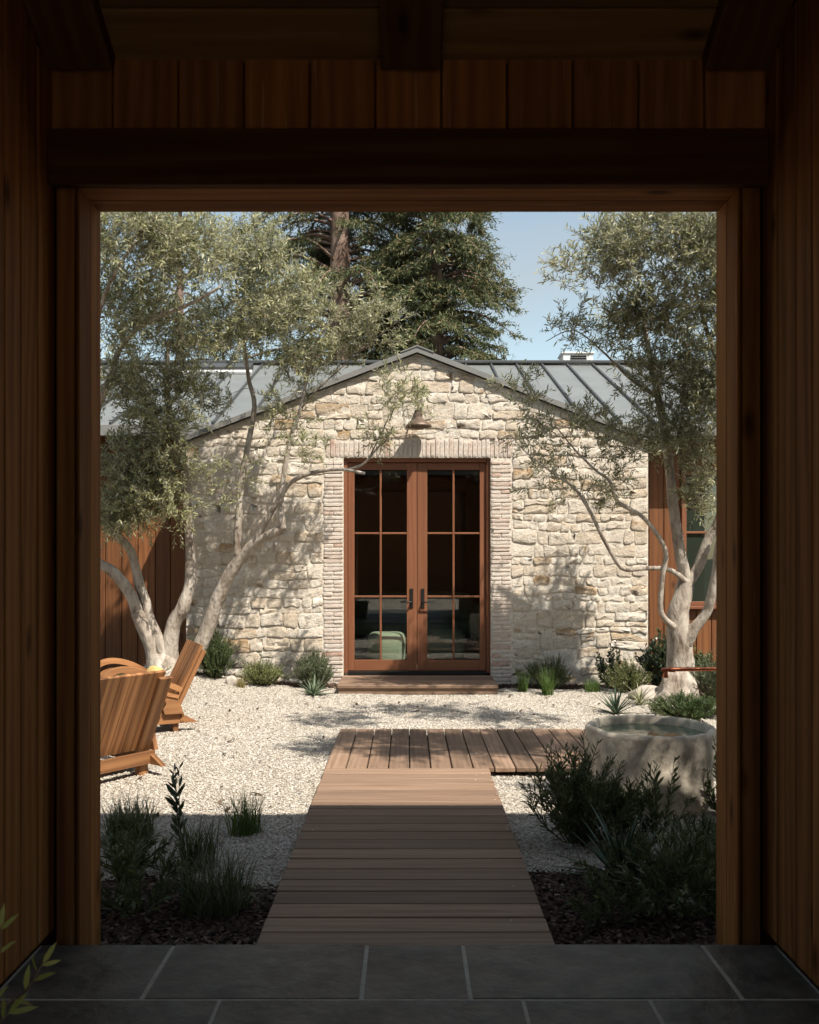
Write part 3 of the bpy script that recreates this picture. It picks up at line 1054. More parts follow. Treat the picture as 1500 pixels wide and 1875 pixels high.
# main roof
MR_Y0, MR_Z0, MR_Y1, MR_Z1 = 11.0, 3.007, 14.88, 4.524
MS = (MR_Z1 - MR_Z0) / (MR_Y1 - MR_Y0)
RX0, RX1 = -8.5, 8.5
for side in (1, -1):
    yA = MR_Y0 if side == 1 else 2 * MR_Y1 - MR_Y0
    V = []
    for xx in (RX0, RX1):
        V += [(xx, yA, MR_Z0 - .10), (xx, MR_Y1, MR_Z1 - .10), (xx, MR_Y1, MR_Z1), (xx, yA, MR_Z0)]
    F = [(0, 1, 2, 3), (7, 6, 5, 4), (0, 4, 5, 1), (1, 5, 6, 2), (2, 6, 7, 3), (3, 7, 4, 0)]
    mroof = add("main_roof", mesh_pd("main_roof", V, F, M['metal']), house)
    if side == 1:
        ml = math.hypot(MR_Y1 - MR_Y0, MR_Z1 - MR_Z0)
        upv = Vector((0, MR_Y1 - MR_Y0, MR_Z1 - MR_Z0)).normalized()
        nv = Vector((0, -upv.z, upv.y))
        Rm = Matrix((upv, nv.cross(upv), nv)).transposed()
        xs_ = RX0 + .1
        while xs_ < RX1:
            board("seam", ml - .05, 0.030, 0.034, Vector((xs_, (MR_Y0 + MR_Y1) / 2, (MR_Z0 + MR_Z1) / 2)) + nv * .0175, M['seam'], mroof, Rm, 0.003)
            xs_ += 0.405
        board("ridge_trim", RX1 - RX0, 0.16, 0.05, (0, MR_Y1, MR_Z1 + .035), M['seam'], mroof, 'x', 0.01)
        board("eave_fascia", RX1 - RX0, 0.13, 0.03, (0, MR_Y0 - .017, MR_Z0 - .06), M['trim'], mroof, 'xz', 0.004)
        # skylight set into the left slope
        q = (12.9 - MR_Y0) / (MR_Y1 - MR_Y0)
        pz = MR_Z0 + (MR_Z1 - MR_Z0) * .86
        py_ = MR_Y0 + (MR_Y1 - MR_Y0) * .86
        board("skylight", 0.30, 1.0, 0.10, Vector((at(402, 690, 14.3).x, py_, pz)) + nv * .055, M['seam'], mroof, Rm, 0.01)
        board("skylight_flashing", 0.10, 1.06, 0.05, Vector((at(402, 690, 14.3).x, py_, pz)) - upv * .21 + nv * .027, M['white'], mroof, Rm, 0.01)

# rooftop ventilation unit behind the ridge
vx0, vx1 = at(1027, 0, 15.4).x, at(1082, 0, 15.4).x
vent = empty("roof_vent", ((vx0 + vx1) / 2, 15.4, 4.33), label="white metal ventilation box with a louvred grille on the roof ridge", cat="vent")
box_span("casing", vx0, vx1, 15.2, 15.6, 4.33, 4.77, M['white'], vent, 0.012)
box_span("lid", vx0 - .02, vx1 + .02, 15.18, 15.62, 4.771, 4.80, M['white'], vent, 0.006)
gx0, gx1 = vx0 + .13, vx1 - .11
box_span("grille", gx0, gx1, 15.19, 15.199, 4.55, 4.75, M['black'], vent, 0)
for i in range(6):
    board("louvre", gx1 - gx0, 0.018, 0.008, ((gx0 + gx1) / 2, 15.184, 4.565 + i * .034), M['trim'], vent, 'x', 0.002)

# timber wings left and right of the stone gable
WY = 11.42
wing = {}
for s in (-1, 1):
    xi = UX + s * HW
    xo = s * 8.2
    a, c = sorted((xi, xo))
    wing[s] = box_span("timber_wall", a, c, WY + .024, WY + .20, -.05, 3.0, M['siding'], house, 0)
WIN = (at(1256, 0, WY).x, 4.75, 0.90, 2.45)
for s in (-1, 1):
    xx = UX + s * HW + s * .003
    wr = random.Random(5 + s)
    while abs(xx) < 5.4:
        w = wr.choice((.185, .20, .215))
        x0, x1 = sorted((xx, xx + s * w))
        segs = [(0.02, 2.97)]
        if s == 1 and x1 > WIN[0] - .05 and x0 < WIN[1] + .05:
            segs = [(0.02, WIN[2] - .06), (WIN[3] + .06, 2.97)]
        for z0, z1 in segs:
            board("board", z1 - z0, w - .009, .022, ((x0 + x1) / 2, WY + .012, (z0 + z1) / 2), M['siding'], wing[s], 'zx', 0.004)
        xx += s * w
wnd = empty("window", ((WIN[0] + WIN[1]) / 2, WY, WIN[2]), parent=house)
wnd.matrix_parent_inverse = WM[house].inverted()
fw = .055
box_span("frame", WIN[0] - fw, WIN[0], WY - .03, WY + .02, WIN[2] - fw, WIN[3] + fw, M['door'], wnd, 0.004)
box_span("frame", WIN[1], WIN[1] + fw, WY - .03, WY + .02, WIN[2] - fw, WIN[3] + fw, M['door'], wnd, 0.004)
box_span("frame", WIN[0] + .001, WIN[1] - .001, WY - .03, WY + .02, WIN[3], WIN[3] + fw, M['door'], wnd, 0.004)
box_span("frame", WIN[0] + .001, WIN[1] - .001, WY - .03, WY + .02, WIN[2] - fw, WIN[2], M['door'], wnd, 0.004)
box_span("sill", WIN[0] - .10, WIN[1] + .10, WY - .075, WY + .018, WIN[2] - fw - .035, WIN[2] - fw - .001, M['door'], wnd, 0.004)
box_span("rail", WIN[0] + .001, WIN[1] - .001, WY - .018, WY + .008, 1.735, 1.762, M['door'], wnd, 0.003)
box_span("pane", WIN[0] + .001, WIN[1] - .001, WY - .002, WY + .002, WIN[2] + .001, 1.734, M['glass'], wnd, 0)
box_span("pane", WIN[0] + .001, WIN[1] - .001, WY - .002, WY + .002, 1.763, WIN[3] - .001, M['glass'], wnd, 0)
M['reflection_panel'] = plain('green_reflection_panel', (0.022, 0.034, 0.022), 0.8, ns=3)  # dark green panel added behind the panes in place of reflections
box_span("reflection_panel", WIN[0] + .001, WIN[1] - .001, WY + .010, WY + .020, WIN[2] + .001, WIN[3] - .001, M['reflection_panel'], wnd, 0)

# room behind the doors
RY1 = 16.6
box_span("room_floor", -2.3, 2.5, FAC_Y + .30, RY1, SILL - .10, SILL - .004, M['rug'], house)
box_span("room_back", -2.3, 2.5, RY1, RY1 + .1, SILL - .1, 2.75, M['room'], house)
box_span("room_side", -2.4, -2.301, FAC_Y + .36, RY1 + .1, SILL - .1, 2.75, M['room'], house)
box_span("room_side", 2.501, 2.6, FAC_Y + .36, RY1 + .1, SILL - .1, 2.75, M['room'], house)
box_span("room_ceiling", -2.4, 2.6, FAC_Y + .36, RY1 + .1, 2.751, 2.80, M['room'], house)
box_span("house_back", -8.2, 8.2, 18.0, 18.2, -.05, 3.3, M['siding'], house)
for s in (-1, 1):
    a, c = sorted((s * 8.2, s * 8.0))
    box_span("end_wall", a, c, WY + .21, 17.99, -.05, 3.0, M['siding'], house)

# double doors
DY = FAC_Y + .115
drm = M['door']


def du(px): return (px - 748) / FPX * DY - UX
def dz(py): return CAM_Z - (py - 1018) / FPX * DY


fr_ = empty("door_frame", (UX, DY, SILL), parent=house)
fr_.matrix_parent_inverse = WM[house].inverted()
WM[fr_] = Matrix.Translation((UX, DY, SILL))
FT = 0.045
box_span("jamb", UX - DHW + .001, UX - DHW + FT, DY - .06, DY + .10, SILL, DTOP - .001, drm, fr_, 0.004)
box_span("jamb", UX + DHW - FT, UX + DHW - .001, DY - .06, DY + .10, SILL, DTOP - .001, drm, fr_, 0.004)
box_span("head", UX - DHW + FT + .001, UX + DHW - FT - .001, DY - .06, DY + .10, DTOP - FT, DTOP - .001, drm, fr_, 0.004)
box_span("threshold", UX - DHW + FT + .001, UX + DHW - FT - .001, DY - .07, DY + .10, SILL - .03, SILL + .018, M['black'], fr_, 0.003)
zb, zt = SILL + .024, DTOP - FT - .004
for s in (-1, 1):
    leafd = empty("door_leaf", (UX + s * .4, DY, zb), parent=house)
    leafd.matrix_parent_inverse = WM[house].inverted()
    WM[leafd] = Matrix.Translation((UX + s * .4, DY, zb))
    i0, i1 = .0025, DHW - FT - .003             # inner and outer edge of the leaf, measured from the centre
    st, so = .115, .072
    g0, g1 = i0 + st, i1 - so
    gb, gt = 0.262, 2.452
    def X(a, c): return sorted((UX + s * a, UX + s * c))
    box_span("stile", *X(i0, g0), DY - .022, DY + .022, zb, zt, drm, leafd, 0.003)
    box_span("stile", *X(g1, i1), DY - .022, DY + .022, zb, zt, drm, leafd, 0.003)
    box_span("rail", *X(g0 + .0005, g1 - .0005), DY - .022, DY + .022, zb, gb, drm, leafd, 0.003)
    box_span("rail", *X(g0 + .0005, g1 - .0005), DY - .022, DY + .022, gt, zt, drm, leafd, 0.003)
    gm = (g0 + g1) / 2
    zs = [gb, gb + (gt - gb) / 3, gb + 2 * (gt - gb) / 3, gt]
    box_span("muntin", *X(gm - .012, gm + .012), DY - .017, DY + .017, gb + .001, gt - .001, drm, leafd, 0.003)
    for zz in zs[1:3]:
        for a, c in ((g0 + .001, gm - .0125), (gm + .0125, g1 - .001)):
            box_span("muntin", *X(a, c), DY - .016, DY + .016, zz - .011, zz + .011, drm, leafd, 0.003)
    for z0, z1 in zip(zs[:-1], zs[1:]):
        for a, c in ((g0, gm - .012), (gm + .012, g1)):
            box_span("pane", *X(a + .001, c - .001), DY - .003, DY + .003, z0 + .011, z1 - .011, M['glass'], leafd, 0)
    hx = i0 + .062
    V, F = [], []
    box_span("handle_plate", *X(hx - .019, hx + .019), DY - .034, DY - .0225, 0.86, 1.085, M['black'], leafd, 0.003)
    lev = []
    pts, rr = smooth_path([Vector((UX + s * hx, DY - .034, .93)), Vector((UX + s * hx, DY - .075, .93)), Vector((UX + s * (hx + .03), DY - .085, .93)), Vector((UX + s * (hx + .125), DY - .085, .928))], [.010, .010, .0095, .008], 3)
    tube(V, F, pts, rr, 8)
    add("handle", mesh_pd("handle", V, F, M['black'], True), leafd)

# timber step in front of the doors
step = empty("door_step", (UX, 10.1, 0), label="low timber plank step below the double doors", cat="step")
for i in range(6):
    yy = 9.78 + i * .1385
    board("plank", 1.70, .1345, .032, (UX - .002, yy + .067, SILL - .036), M['deck'], step, 'x', 0.004)
box_span("riser", UX - .84, UX + .84, 9.80, 9.83, 0.0, SILL - .053, M['deck'], step, 0.003)
for s in (-1, 1):
    a, c = sorted((UX + s * .84, UX + s * .81))
    box_span("riser", a, c, 9.831, 10.60, 0.0, SILL - .053, M['deck'], step, 0.003)

# gooseneck lamp over the doors
lx, ly = at(767, 0, 10.42).x, 10.415
lamp = empty("wall_lamp", (lx, FAC_Y, 3.02), label="bronze gooseneck barn lamp mounted on the stone above the doors", cat="lamp")
V, F = [], []
prof = [(0.02, .105), (.035, .100), (.05, .075), (.10, .045), (.142, .010), (.148, -.012), (.143, -.012), (.10, .038), (.05, .066), (.0, .09)]
zc = CAM_Z + (1018 - 780) / FPX * ly
SG = 28
for (r, h) in prof:
    for k in range(SG):
        a = 2 * math.pi * k / SG
        V.append((lx + r * math.cos(a), ly + r * math.sin(a), zc + h))
for i in range(len(prof) - 1):
    for k in range(SG):
        k2 = (k + 1) % SG
        F.append((i * SG + k, i * SG + k2, (i + 1) * SG + k2, (i + 1) * SG + k))
M['bronze'] = plain('bronze_shade', (0.15, 0.105, 0.075), 0.5, ns=8, amt=.2, metallic=.4)
add("lamp_shade", mesh_pd("lamp_shade", V, F, M['bronze'], True), lamp)
V, F = [], []
pts, rr = smooth_path([Vector((lx, FAC_Y - .01, zc + .17)), Vector((lx, FAC_Y - .06, zc + .24)), Vector((lx, ly + .05, zc + .27)), Vector((lx, ly + .005, zc + .21)), Vector((lx, ly, zc + .095))], [.011] * 5, 6)
tube(V, F, pts, rr, 8)
add("arm", mesh_pd("arm", V, F, M['bronze'], True), lamp)
V, F = [], []
tube(V, F, [Vector((lx, FAC_Y + .012, zc + .17)), Vector((lx, FAC_Y - .05, zc + .17))], [.05, .05], 18)
add("wall_plate", mesh_pd("wall_plate", V, F, M['bronze']), lamp)

# furniture seen through the glass
def pillow(name, sx, sy, sz, loc, mat, p=4.0, nu=20, nv=12, parent=None, rz=0, **kw):
    """rounded block (superellipsoid)"""
    V, F = [], []
    def sp(a, e): return math.copysign(abs(a) ** e, a)
    e = 2 / p
    for j in range(nv + 1):
        ph = -math.pi / 2 + math.pi * j / nv
        for i in range(nu):
            t_ = 2 * math.pi * i / nu
            V.append((sx / 2 * sp(math.cos(ph), e) * sp(math.cos(t_), e), sy / 2 * sp(math.cos(ph), e) * sp(math.sin(t_), e), sz / 2 * sp(math.sin(ph), e)))
    for j in range(nv):
        for i in range(nu):
            F.append((j * nu + i, j * nu + (i + 1) % nu, (j + 1) * nu + (i + 1) % nu, (j + 1) * nu + i))
    o = add(name, mesh_pd(name, V, F, mat, True), parent, **kw)
    o.matrix_basis = Matrix.Translation(Vector(loc)) @ Matrix.Rotation(rz, 4, 'Z')
    return o


fz = SILL - .004
for (x_, y_, wdt, lab) in ((at(708, 0, 11.62).x, 11.62, .48, "pale green boucle pouf lit behind the left door leaf"), (at(815, 0, 12.3).x, 12.3, .52, "darker green pouf in shade behind the right door leaf")):
    pf = empty("pouf", (x_, y_, fz), label=lab, cat="pouf", group="poufs inside the room")
    pillow("seat_cushion", wdt, wdt, .40, (x_, y_, fz + .20), M['pouf'], 5, parent=pf)
    V, F = [], []
    tube(V, F, [Vector((x_, y_, fz)), Vector((x_, y_, fz + .03))], [wdt * .36] * 2, 20)
    add("base", mesh_pd("base", V, F, M['black']), pf)
sofa = empty("sofa", (0.05, 14.2, fz), label="long low green sofa deep inside the dark room", cat="sofa")
pillow("seat", 2.0, .8, .26, (.05, 14.2, fz + .27), M['pouf'], 6, parent=sofa)
pillow("backrest", 2.0, .24, .55, (.05, 14.6, fz + .52), M['pouf'], 5, parent=sofa)
for x_ in (-.98, 1.08):
    pillow("armrest", .22, .85, .5, (x_, 14.25, fz + .36), M['pouf'], 5, parent=sofa)
for x_ in (-.85, .95):
    for y_ in (13.9, 14.5):
        box_span("leg", x_ - .03, x_ + .03, y_ - .03, y_ + .03, fz, fz + .15, M['black'], sofa, .003)

# ================================================================== TEAK LOUNGE CHAIRS
def ribbon(pts, w, th_):
    """bent board: centre line in x-z, width along y"""
    V, F = [], []
    n = len(pts)
    for i, p in enumerate(pts):
        d = (pts[min(i + 1, n - 1)] - pts[max(i - 1, 0)]).normalized()
        nn_ = Vector((-d.z, 0, d.x))
        for (a, c) in ((-1, -1), (1, -1), (1, 1), (-1, 1)):
            V.append(p + Vector((0, a * w / 2, 0)) + nn_ * (c * th_ / 2))
    for i in range(n - 1):
        for k in range(4):
            k2 = (k + 1) % 4
            F.append((i * 4 + k, i * 4 + k2, (i + 1) * 4 + k2, (i + 1) * 4 + k))
    F.append((3, 2, 1, 0))
    F.append(tuple((n - 1) * 4 + k for k in range(4)))
    return V, F


def chair(loc, facing, label):
    """local x points where the sitter looks"""
    c = empty("lounge_chair", loc, math.atan2(facing[1], facing[0]), label=label, cat="chair", group="teak lounge chairs on the gravel")
    tk = M['teak']
    lean = math.atan2(.27, .56)
    upv = Vector((-math.sin(lean), 0, math.cos(lean)))
    fv = Vector((math.cos(lean), 0, math.sin(lean)))
    yv = Vector((0, 1, 0))
    R = Matrix((upv, yv, upv.cross(yv))).transposed()
    back = empty("backrest", (0, 0, 0), parent=c)
    back.matrix_parent_inverse = Matrix.Identity(4)
    bot = Vector((-.02, 0, .165))
    ws = [.088, .075, .10, .082, .095, .12]
    y = -.28
    for w in ws:
        board("plank", .60, w - .005, .026, bot + upv * .305 + Vector((0, y + w / 2, 0)), tk, back, R, 0.0015, world=False)
        y += w
    for s in (-1, 1):
        board("stile", .575, .10, .030, bot + upv * .285 + Vector((0, s * .272, 0)) - fv * .030, tk, back, R, 0.003, world=False)
    # seat slats sloping back
    seat = empty("seat", (0, 0, 0), parent=c)
    seat.matrix_parent_inverse = Matrix.Identity(4)
    for i in range(5):
        x = .06 + i * .108
        board("slat", .56, .100, .024, (x, 0, .205 + i * .020), tk, seat, Matrix((yv, Vector((-1, 0, -.18)).normalized(), yv.cross(Vector((-1, 0, -.18)).normalized()))).transposed(), 0.003, world=False)
    # side runners with a pointed toe behind
    for s in (-1, 1):
        yy = s * .305
        pr = [(-.24, .075), (.58, .075), (.60, .20), (-.09, .155)]
        V = [Vector((a, yy - .019, z_)) for a, z_ in pr] + [Vector((a, yy + .019, z_)) for a, z_ in pr]
        F = [(0, 1, 2, 3), (7, 6, 5, 4)] + [(i, 4 + i, 4 + (i + 1) % 4, (i + 1) % 4) for i in range(4)]
        add("runner", mesh_pd("runner", V, F, tk), c, False)
        board("leg", .11, .075, .045, (-.06, s * .262, .055), tk, c, 'z', 0.003, world=False)
        board("leg", .11, .075, .045, (.52, s * .262, .055), tk, c, 'z', 0.003, world=False)
        # looped arm: rises from the back, arches over and bends down to the front of the runner
        pts, _ = smooth_path([Vector((-.09, s * .345, .355)), Vector((.06, s * .345, .43)), Vector((.22, s * .345, .515)), Vector((.38, s * .345, .545)), Vector((.50, s * .345, .50)), Vector((.555, s * .345, .39)), Vector((.555, s * .345, .25)), Vector((.55, s * .345, .09))], [1] * 8, 5)
        V, F = ribbon(pts, .085, .042)
        add("armrest", mesh_pd("armrest", V, F, tk), c, False)
        pts, _ = smooth_path([Vector((-.07, s * .345, .30)), Vector((.09, s * .345, .35)), Vector((.25, s * .345, .44)), Vector((.36, s * .345, .47)), Vector((.45, s * .345, .44)), Vector((.505, s * .345, .36))], [1] * 6, 5)
        V, F = ribbon(pts, .055, .030)
        add("arm_brace", mesh_pd("arm_brace", V, F, tk), c, False)
        # lower cheek between arm and runner, with a rounded front
        pr = [(-.11, .16), (.04, .16), (.055, .20), (.03, .245), (.045, .29), (.08, .325), (-.07, .285)]
        n = len(pr)
        V = [Vector((a, s * .345 - .016, z_)) for a, z_ in pr] + [Vector((a, s * .345 + .016, z_)) for a, z_ in pr]
        F = [tuple(range(n)), tuple(reversed(range(n, 2 * n)))] + [(i, n + i, n + (i + 1) % n, (i + 1) % n) for i in range(n)]
        add("cheek", mesh_pd("cheek", V, F, tk), c, False)
    board("rear_rail", .66, .085, .030, (-.105, 0, .120), tk, c, Matrix((yv, Vector((0, 0, 1)), yv.cross(Vector((0, 0, 1))))).transposed(), 0.003, world=False)
    board("front_rail", .57, .10, .030, (.555, 0, .14), tk, c, Matrix((yv, Vector((0, 0, 1)), yv.cross(Vector((0, 0, 1))))).transposed(), 0.003, world=False)
    return c


chA = chair((-1.985, 6.02, 0.0), (-.80, .60), "teak lounge chair nearest the viewer, seen from behind its planked back")
chB = chair((-2.11, 7.95, 0.0), (-.905, -.425), "teak lounge chair by the olive trunks with a yellow cushion on its seat")
fB = Vector((-.905, -.425, 0)).normalized()
cu_ = pillow("cushion", .46, .13, .36, Vector((-2.11, 7.95, 0)) + fB * .10 + Vector((0, 0, .345)), M['cushion'], 3.4, rz=math.atan2(fB.y, fB.x) + math.pi / 2, label="mustard yellow cushion leaning in the farther teak chair", cat="cushion")
cu_.rotation_mode = 'XYZ'
cu_.matrix_basis = cu_.matrix_basis @ Matrix.Rotation(rad(-24), 4, 'X')

# ================================================================== STONE BASIN
bc = Vector((at(1191, 0, 5.50).x, 5.50, 0))
basin = empty("water_basin", bc, label="round weathered cast stone basin full of water beside the deck", cat="basin")
V, F = [], []
SG = 56
bp = [(.355, -.02), (.362, .06), (.372, .20), (.380, .36), (.380, .435), (.376, .452), (.364, .458), (.350, .457), (.341, .446), (.336, .40), (.330, .30), (.0, .29)]
for (r, h) in bp:
    for k in range(SG):
        a = 2 * math.pi * k / SG
        # slightly faceted, hand-made outline
        fac = 1 + .018 * math.cos(8 * a + .5) + .022 * noise.noise(Vector((math.cos(a) * 1.6, math.sin(a) * 1.6, h * 2)))
        rr_ = r * fac * .985 + (.006 * noise.noise(Vector((math.cos(a) * 5, math.sin(a) * 5, h * 12))) if r > .3 else 0)
        V.append((bc.x + rr_ * math.cos(a), bc.y + rr_ * math.sin(a), h + (.006 * noise.noise(Vector((math.cos(a) * 3, math.sin(a) * 3, 4))) if h > .4 else 0)))
for i in range(len(bp) - 1):
    for k in range(SG):
        k2 = (k + 1) % SG
        F.append((i * SG + k, i * SG + k2, (i + 1) * SG + k2, (i + 1) * SG + k))
add("tub", mesh_pd("tub", V, F, M['concrete'], True), basin)
V = [(bc.x + .345 * math.cos(2 * math.pi * k / 48), bc.y + .345 * math.sin(2 * math.pi * k / 48), .408) for k in range(48)]
add("water", mesh_pd("water", V, [tuple(range(48))], M['water']), basin)

# copper spout running in from the right
V, F = [], []
pz = CAM_Z - (1226 - 1018) / FPX * 5.6
pxl = at(1219, 0, 5.6).x
pts, rr = smooth_path([Vector((3.6, 5.62, pz + .012)), Vector((2.2, 5.61, pz + .006)), Vector((pxl + .03, 5.6, pz)), Vector((pxl + .006, 5.6, pz - .004)), Vector((pxl, 5.6, pz - .02)), Vector((pxl, 5.6, pz - .046))], [.0125] * 6, 6)
spout = empty("water_spout", (3.6, 5.62, 0), label="slim copper pipe spout reaching in over the stone basin", cat="spout")
tube(V, F, pts, rr, 12)
add("pipe", mesh_pd("pipe", V, F, M['copper'], True), spout)
V, F = [], []
tube(V, F, [Vector((pxl + .052, 5.6, pz)), Vector((pxl + .022, 5.6, pz))], [.0165] * 2, 12)
add("elbow_collar", mesh_pd("elbow_collar", V, F, M['copper']), spout)
V, F = [], []
tube(V, F, [Vector((pxl, 5.6, pz - .028)), Vector((pxl, 5.6, pz - .049))], [.0165] * 2, 12)
add("elbow_collar", mesh_pd("elbow_collar", V, F, M['copper']), spout)
V, F = [], []
tube(V, F, [Vector((3.6, 5.62, -.02)), Vector((3.6, 5.62, pz + .03))], [.03] * 2, 12)
add("standpipe", mesh_pd("standpipe", V, F, M['copper']), spout)


# ================================================================== TREES
def grow(stems, blobs, rng, start_frac=0.35, leaf_len=.055, leaf_w=.011, twig=(0.14, 0.30), pairs=11, ntw=4, dens=1.5):
    """stems: list of (points, radii) already smoothed; blobs: (centre, radii xyz, count, twig factor).
    Branches run from the nearest existing wood to points in the crown; leafy shoots sit at their ends."""
    nodes, nr = [], []
    for pts, rr in stems:
        k0 = int(len(pts) * start_frac)
        for p, r in zip(pts[k0:], rr[k0:]):
            nodes.append(p); nr.append(r)
    nodes = np.array([tuple(p) for p in nodes]); nr = np.array(nr)
    tg = []
    for c, rads, cnt, tf in blobs:
        cnt = int(cnt * dens)
        d = unit(rng, cnt) * (rng.uniform(0, 1, (cnt, 1)) ** (1 / 2.6))
        # uneven crown: pull points towards a few random lumps
        lum = unit(rng, max(3, cnt // 14)) * rng.uniform(.45, 1.0, (max(3, cnt // 14), 1))
        idx = rng.integers(0, len(lum), cnt)
        d = d * .78 + lum[idx] * .30
        p = np.array(c) + d * np.array(rads)
        tg += [(tuple(q), tf) for q in p]
    T = np.array([q for q, _ in tg]); TF = np.array([f for _, f in tg])
    dist = np.array([np.min(np.linalg.norm(nodes - q, axis=1)) for q in T])
    BV, BF = [], []
    lp, ld, ln_, ll, lw = [], [], [], [], []
    for i in np.argsort(dist):
        q = T[i]
        dd = np.linalg.norm(nodes - q, axis=1)
        j = int(np.argmin(dd))
        a = nodes[j]
        l = dd[j]
        if l < 1e-3: continue
        r0 = min(nr[j] * .7, .003 + .007 * l)
        mid = (a + q) / 2 + np.array([0, 0, .10 * l]) + rng.normal(0, .09 * l, 3)
        m1 = a * .55 + mid * .45
        pts, rr = smooth_path([Vector(a), Vector(m1 + rng.normal(0, .03 * l, 3)), Vector(mid), Vector(q)], [r0, r0 * .8, r0 * .6, max(.0018, r0 * .35)], 3 if l > .25 else 2)
        tube(BV, BF, pts, rr, 5 if r0 > .006 else 4, cap=False)
        nodes = np.vstack([nodes, np.array([tuple(p) for p in pts[1:]])])
        nr = np.append(nr, rr[1:])
        od = (q - a) / l
        for kk in range(ntw):
            td = od * .7 + rng.normal(0, .55, 3) + np.array([0, 0, .38])
            td /= np.linalg.norm(td)
            L_ = rng.uniform(*twig) * TF[i]
            e1 = q + td * L_ * .5 + np.array([0, 0, .02 * L_])
            e2 = q + td * L_ + np.array([0, 0, -.22 * L_]) + rng.normal(0, .05 * L_, 3)
            tube(BV, BF, [Vector(q), Vector(e1), Vector(e2)], [.0022, .0018, .001], 3, cap=False)
            np_ = max(3, int(pairs * L_ / twig[1] * rng.uniform(.7, 1.2)))
            s = np.cross(td, rng.normal(0, 1, 3)); s /= np.linalg.norm(s)
            s2 = np.cross(td, s)
            f = np.repeat((np.arange(np_) + .6) / np_, 2)[:, None]
            base = (1 - f) ** 2 * q + 2 * f * (1 - f) * e1 + f * f * e2
            m2 = np_ * 2
            ax = np.where((np.arange(m2) // 2 % 2 == 0)[:, None], s, s2) * np.where(np.arange(m2) % 2 == 0, 1, -1)[:, None]
            lp.append(base)
            ld.append(td * rng.uniform(.5, 1.0, (m2, 1)) + ax * rng.uniform(.5, .95, (m2, 1)) + rng.normal(0, .16, (m2, 3)) + np.array([0, 0, -.08]))
            ln_.append(np.array([.2, -.35, .55]) + rng.normal(0, .5, (m2, 3)))
            z = leaf_len * rng.uniform(.6, 1.15, m2)
            ll.append(z); lw.append(leaf_w * rng.uniform(.8, 1.2, m2) * z / leaf_len)
    lp, ld, ln_, ll, lw = (np.concatenate(q) for q in (lp, ld, ln_, ll, lw))
    V, F = leaves_tris(lp, ld, ln_, ll, lw, .10)
    print('leaves', len(ll))
    return BV, BF, V, F


def px_path(seq):
    return [at(a, b_, c) for a, b_, c in seq]


def blob(px, py, Y, rx, ry, rY, n, tf=1.0):
    c = at(px, py, Y)
    return (tuple(c), (rx / FPX * Y, rY, ry / FPX * Y), n, tf)


def make_tree(name, label, base, stem_defs, blobs, rng, lmat, leaf_len=.062, leaf_w=.0132, group=None, root=None, **kw):
    tr = empty(name, base, label=label, cat="tree", group=group)
    stems = []
    for i, (seq, rr) in enumerate(stem_defs):
        pts, r2 = smooth_path(seq, rr, 5)
        # slight natural crookedness
        pts = [p + Vector((noise.noise(p * 3 + Vector((i, 0, 0))), noise.noise(p * 3 + Vector((0, i, 7))), 0)) * min(.02, r * .35) for p, r in zip(pts, r2)]
        stems.append((pts, r2))
        V, F = [], []
        big = rr[0] > .05
        tube(V, F, pts, r2, 14 if big else 9, wob=.22 if big else .12, seed=i * 3.1)
        add("trunk" if big else "branch", mesh_pd("trunk", V, F, M['bark'] if rr[0] > .012 else M['twig'], True), tr)
    if root:
        V, F = root
        add("root_flare", mesh_pd("root_flare", V, F, M['bark'], True), tr)
    BV, BF, LV, LF = grow(stems, blobs, rng, leaf_len=leaf_len, leaf_w=leaf_w, **kw)
    add("twigs", mesh_pd("twigs", BV, BF, M['twig'], True), tr)
    add("crown", mesh_tris("crown", LV, LF, lmat), tr)
    return tr


def flare(c, r, h, lobes, seed):
    """swollen, furrowed root collar"""
    V, F = [], []
    SG_, NH = 44, 14
    for j in range(NH + 1):
        q = j / NH
        z = -.06 + (h + .06) * q
        rr_ = r * (1.0 - .30 * q - .45 * q ** 3 + .05 * math.sin(q * 7 + seed))
        for k in range(SG_):
            a = 2 * math.pi * k / SG_
            w = 1 + .20 * math.cos(lobes * a + seed) * (1 - q * .5) + .20 * noise.noise(Vector((math.cos(a) * 2.2, math.sin(a) * 2.2, z * 6 + seed))) + .20 * noise.noise(Vector((math.cos(a) * 5, math.sin(a) * 5, z * 14 + seed)))
            V.append((c.x + rr_ * w * math.cos(a), c.y + rr_ * w * math.sin(a), c.z + z))
    for j in range(NH):
        for k in range(SG_):
            k2 = (k + 1) % SG_
            F.append((j * SG_ + k, j * SG_ + k2, (j + 1) * SG_ + k2, (j + 1) * SG_ + k))
    F.append(tuple(NH * SG_ + k for k in range(SG_)))
    return V, F


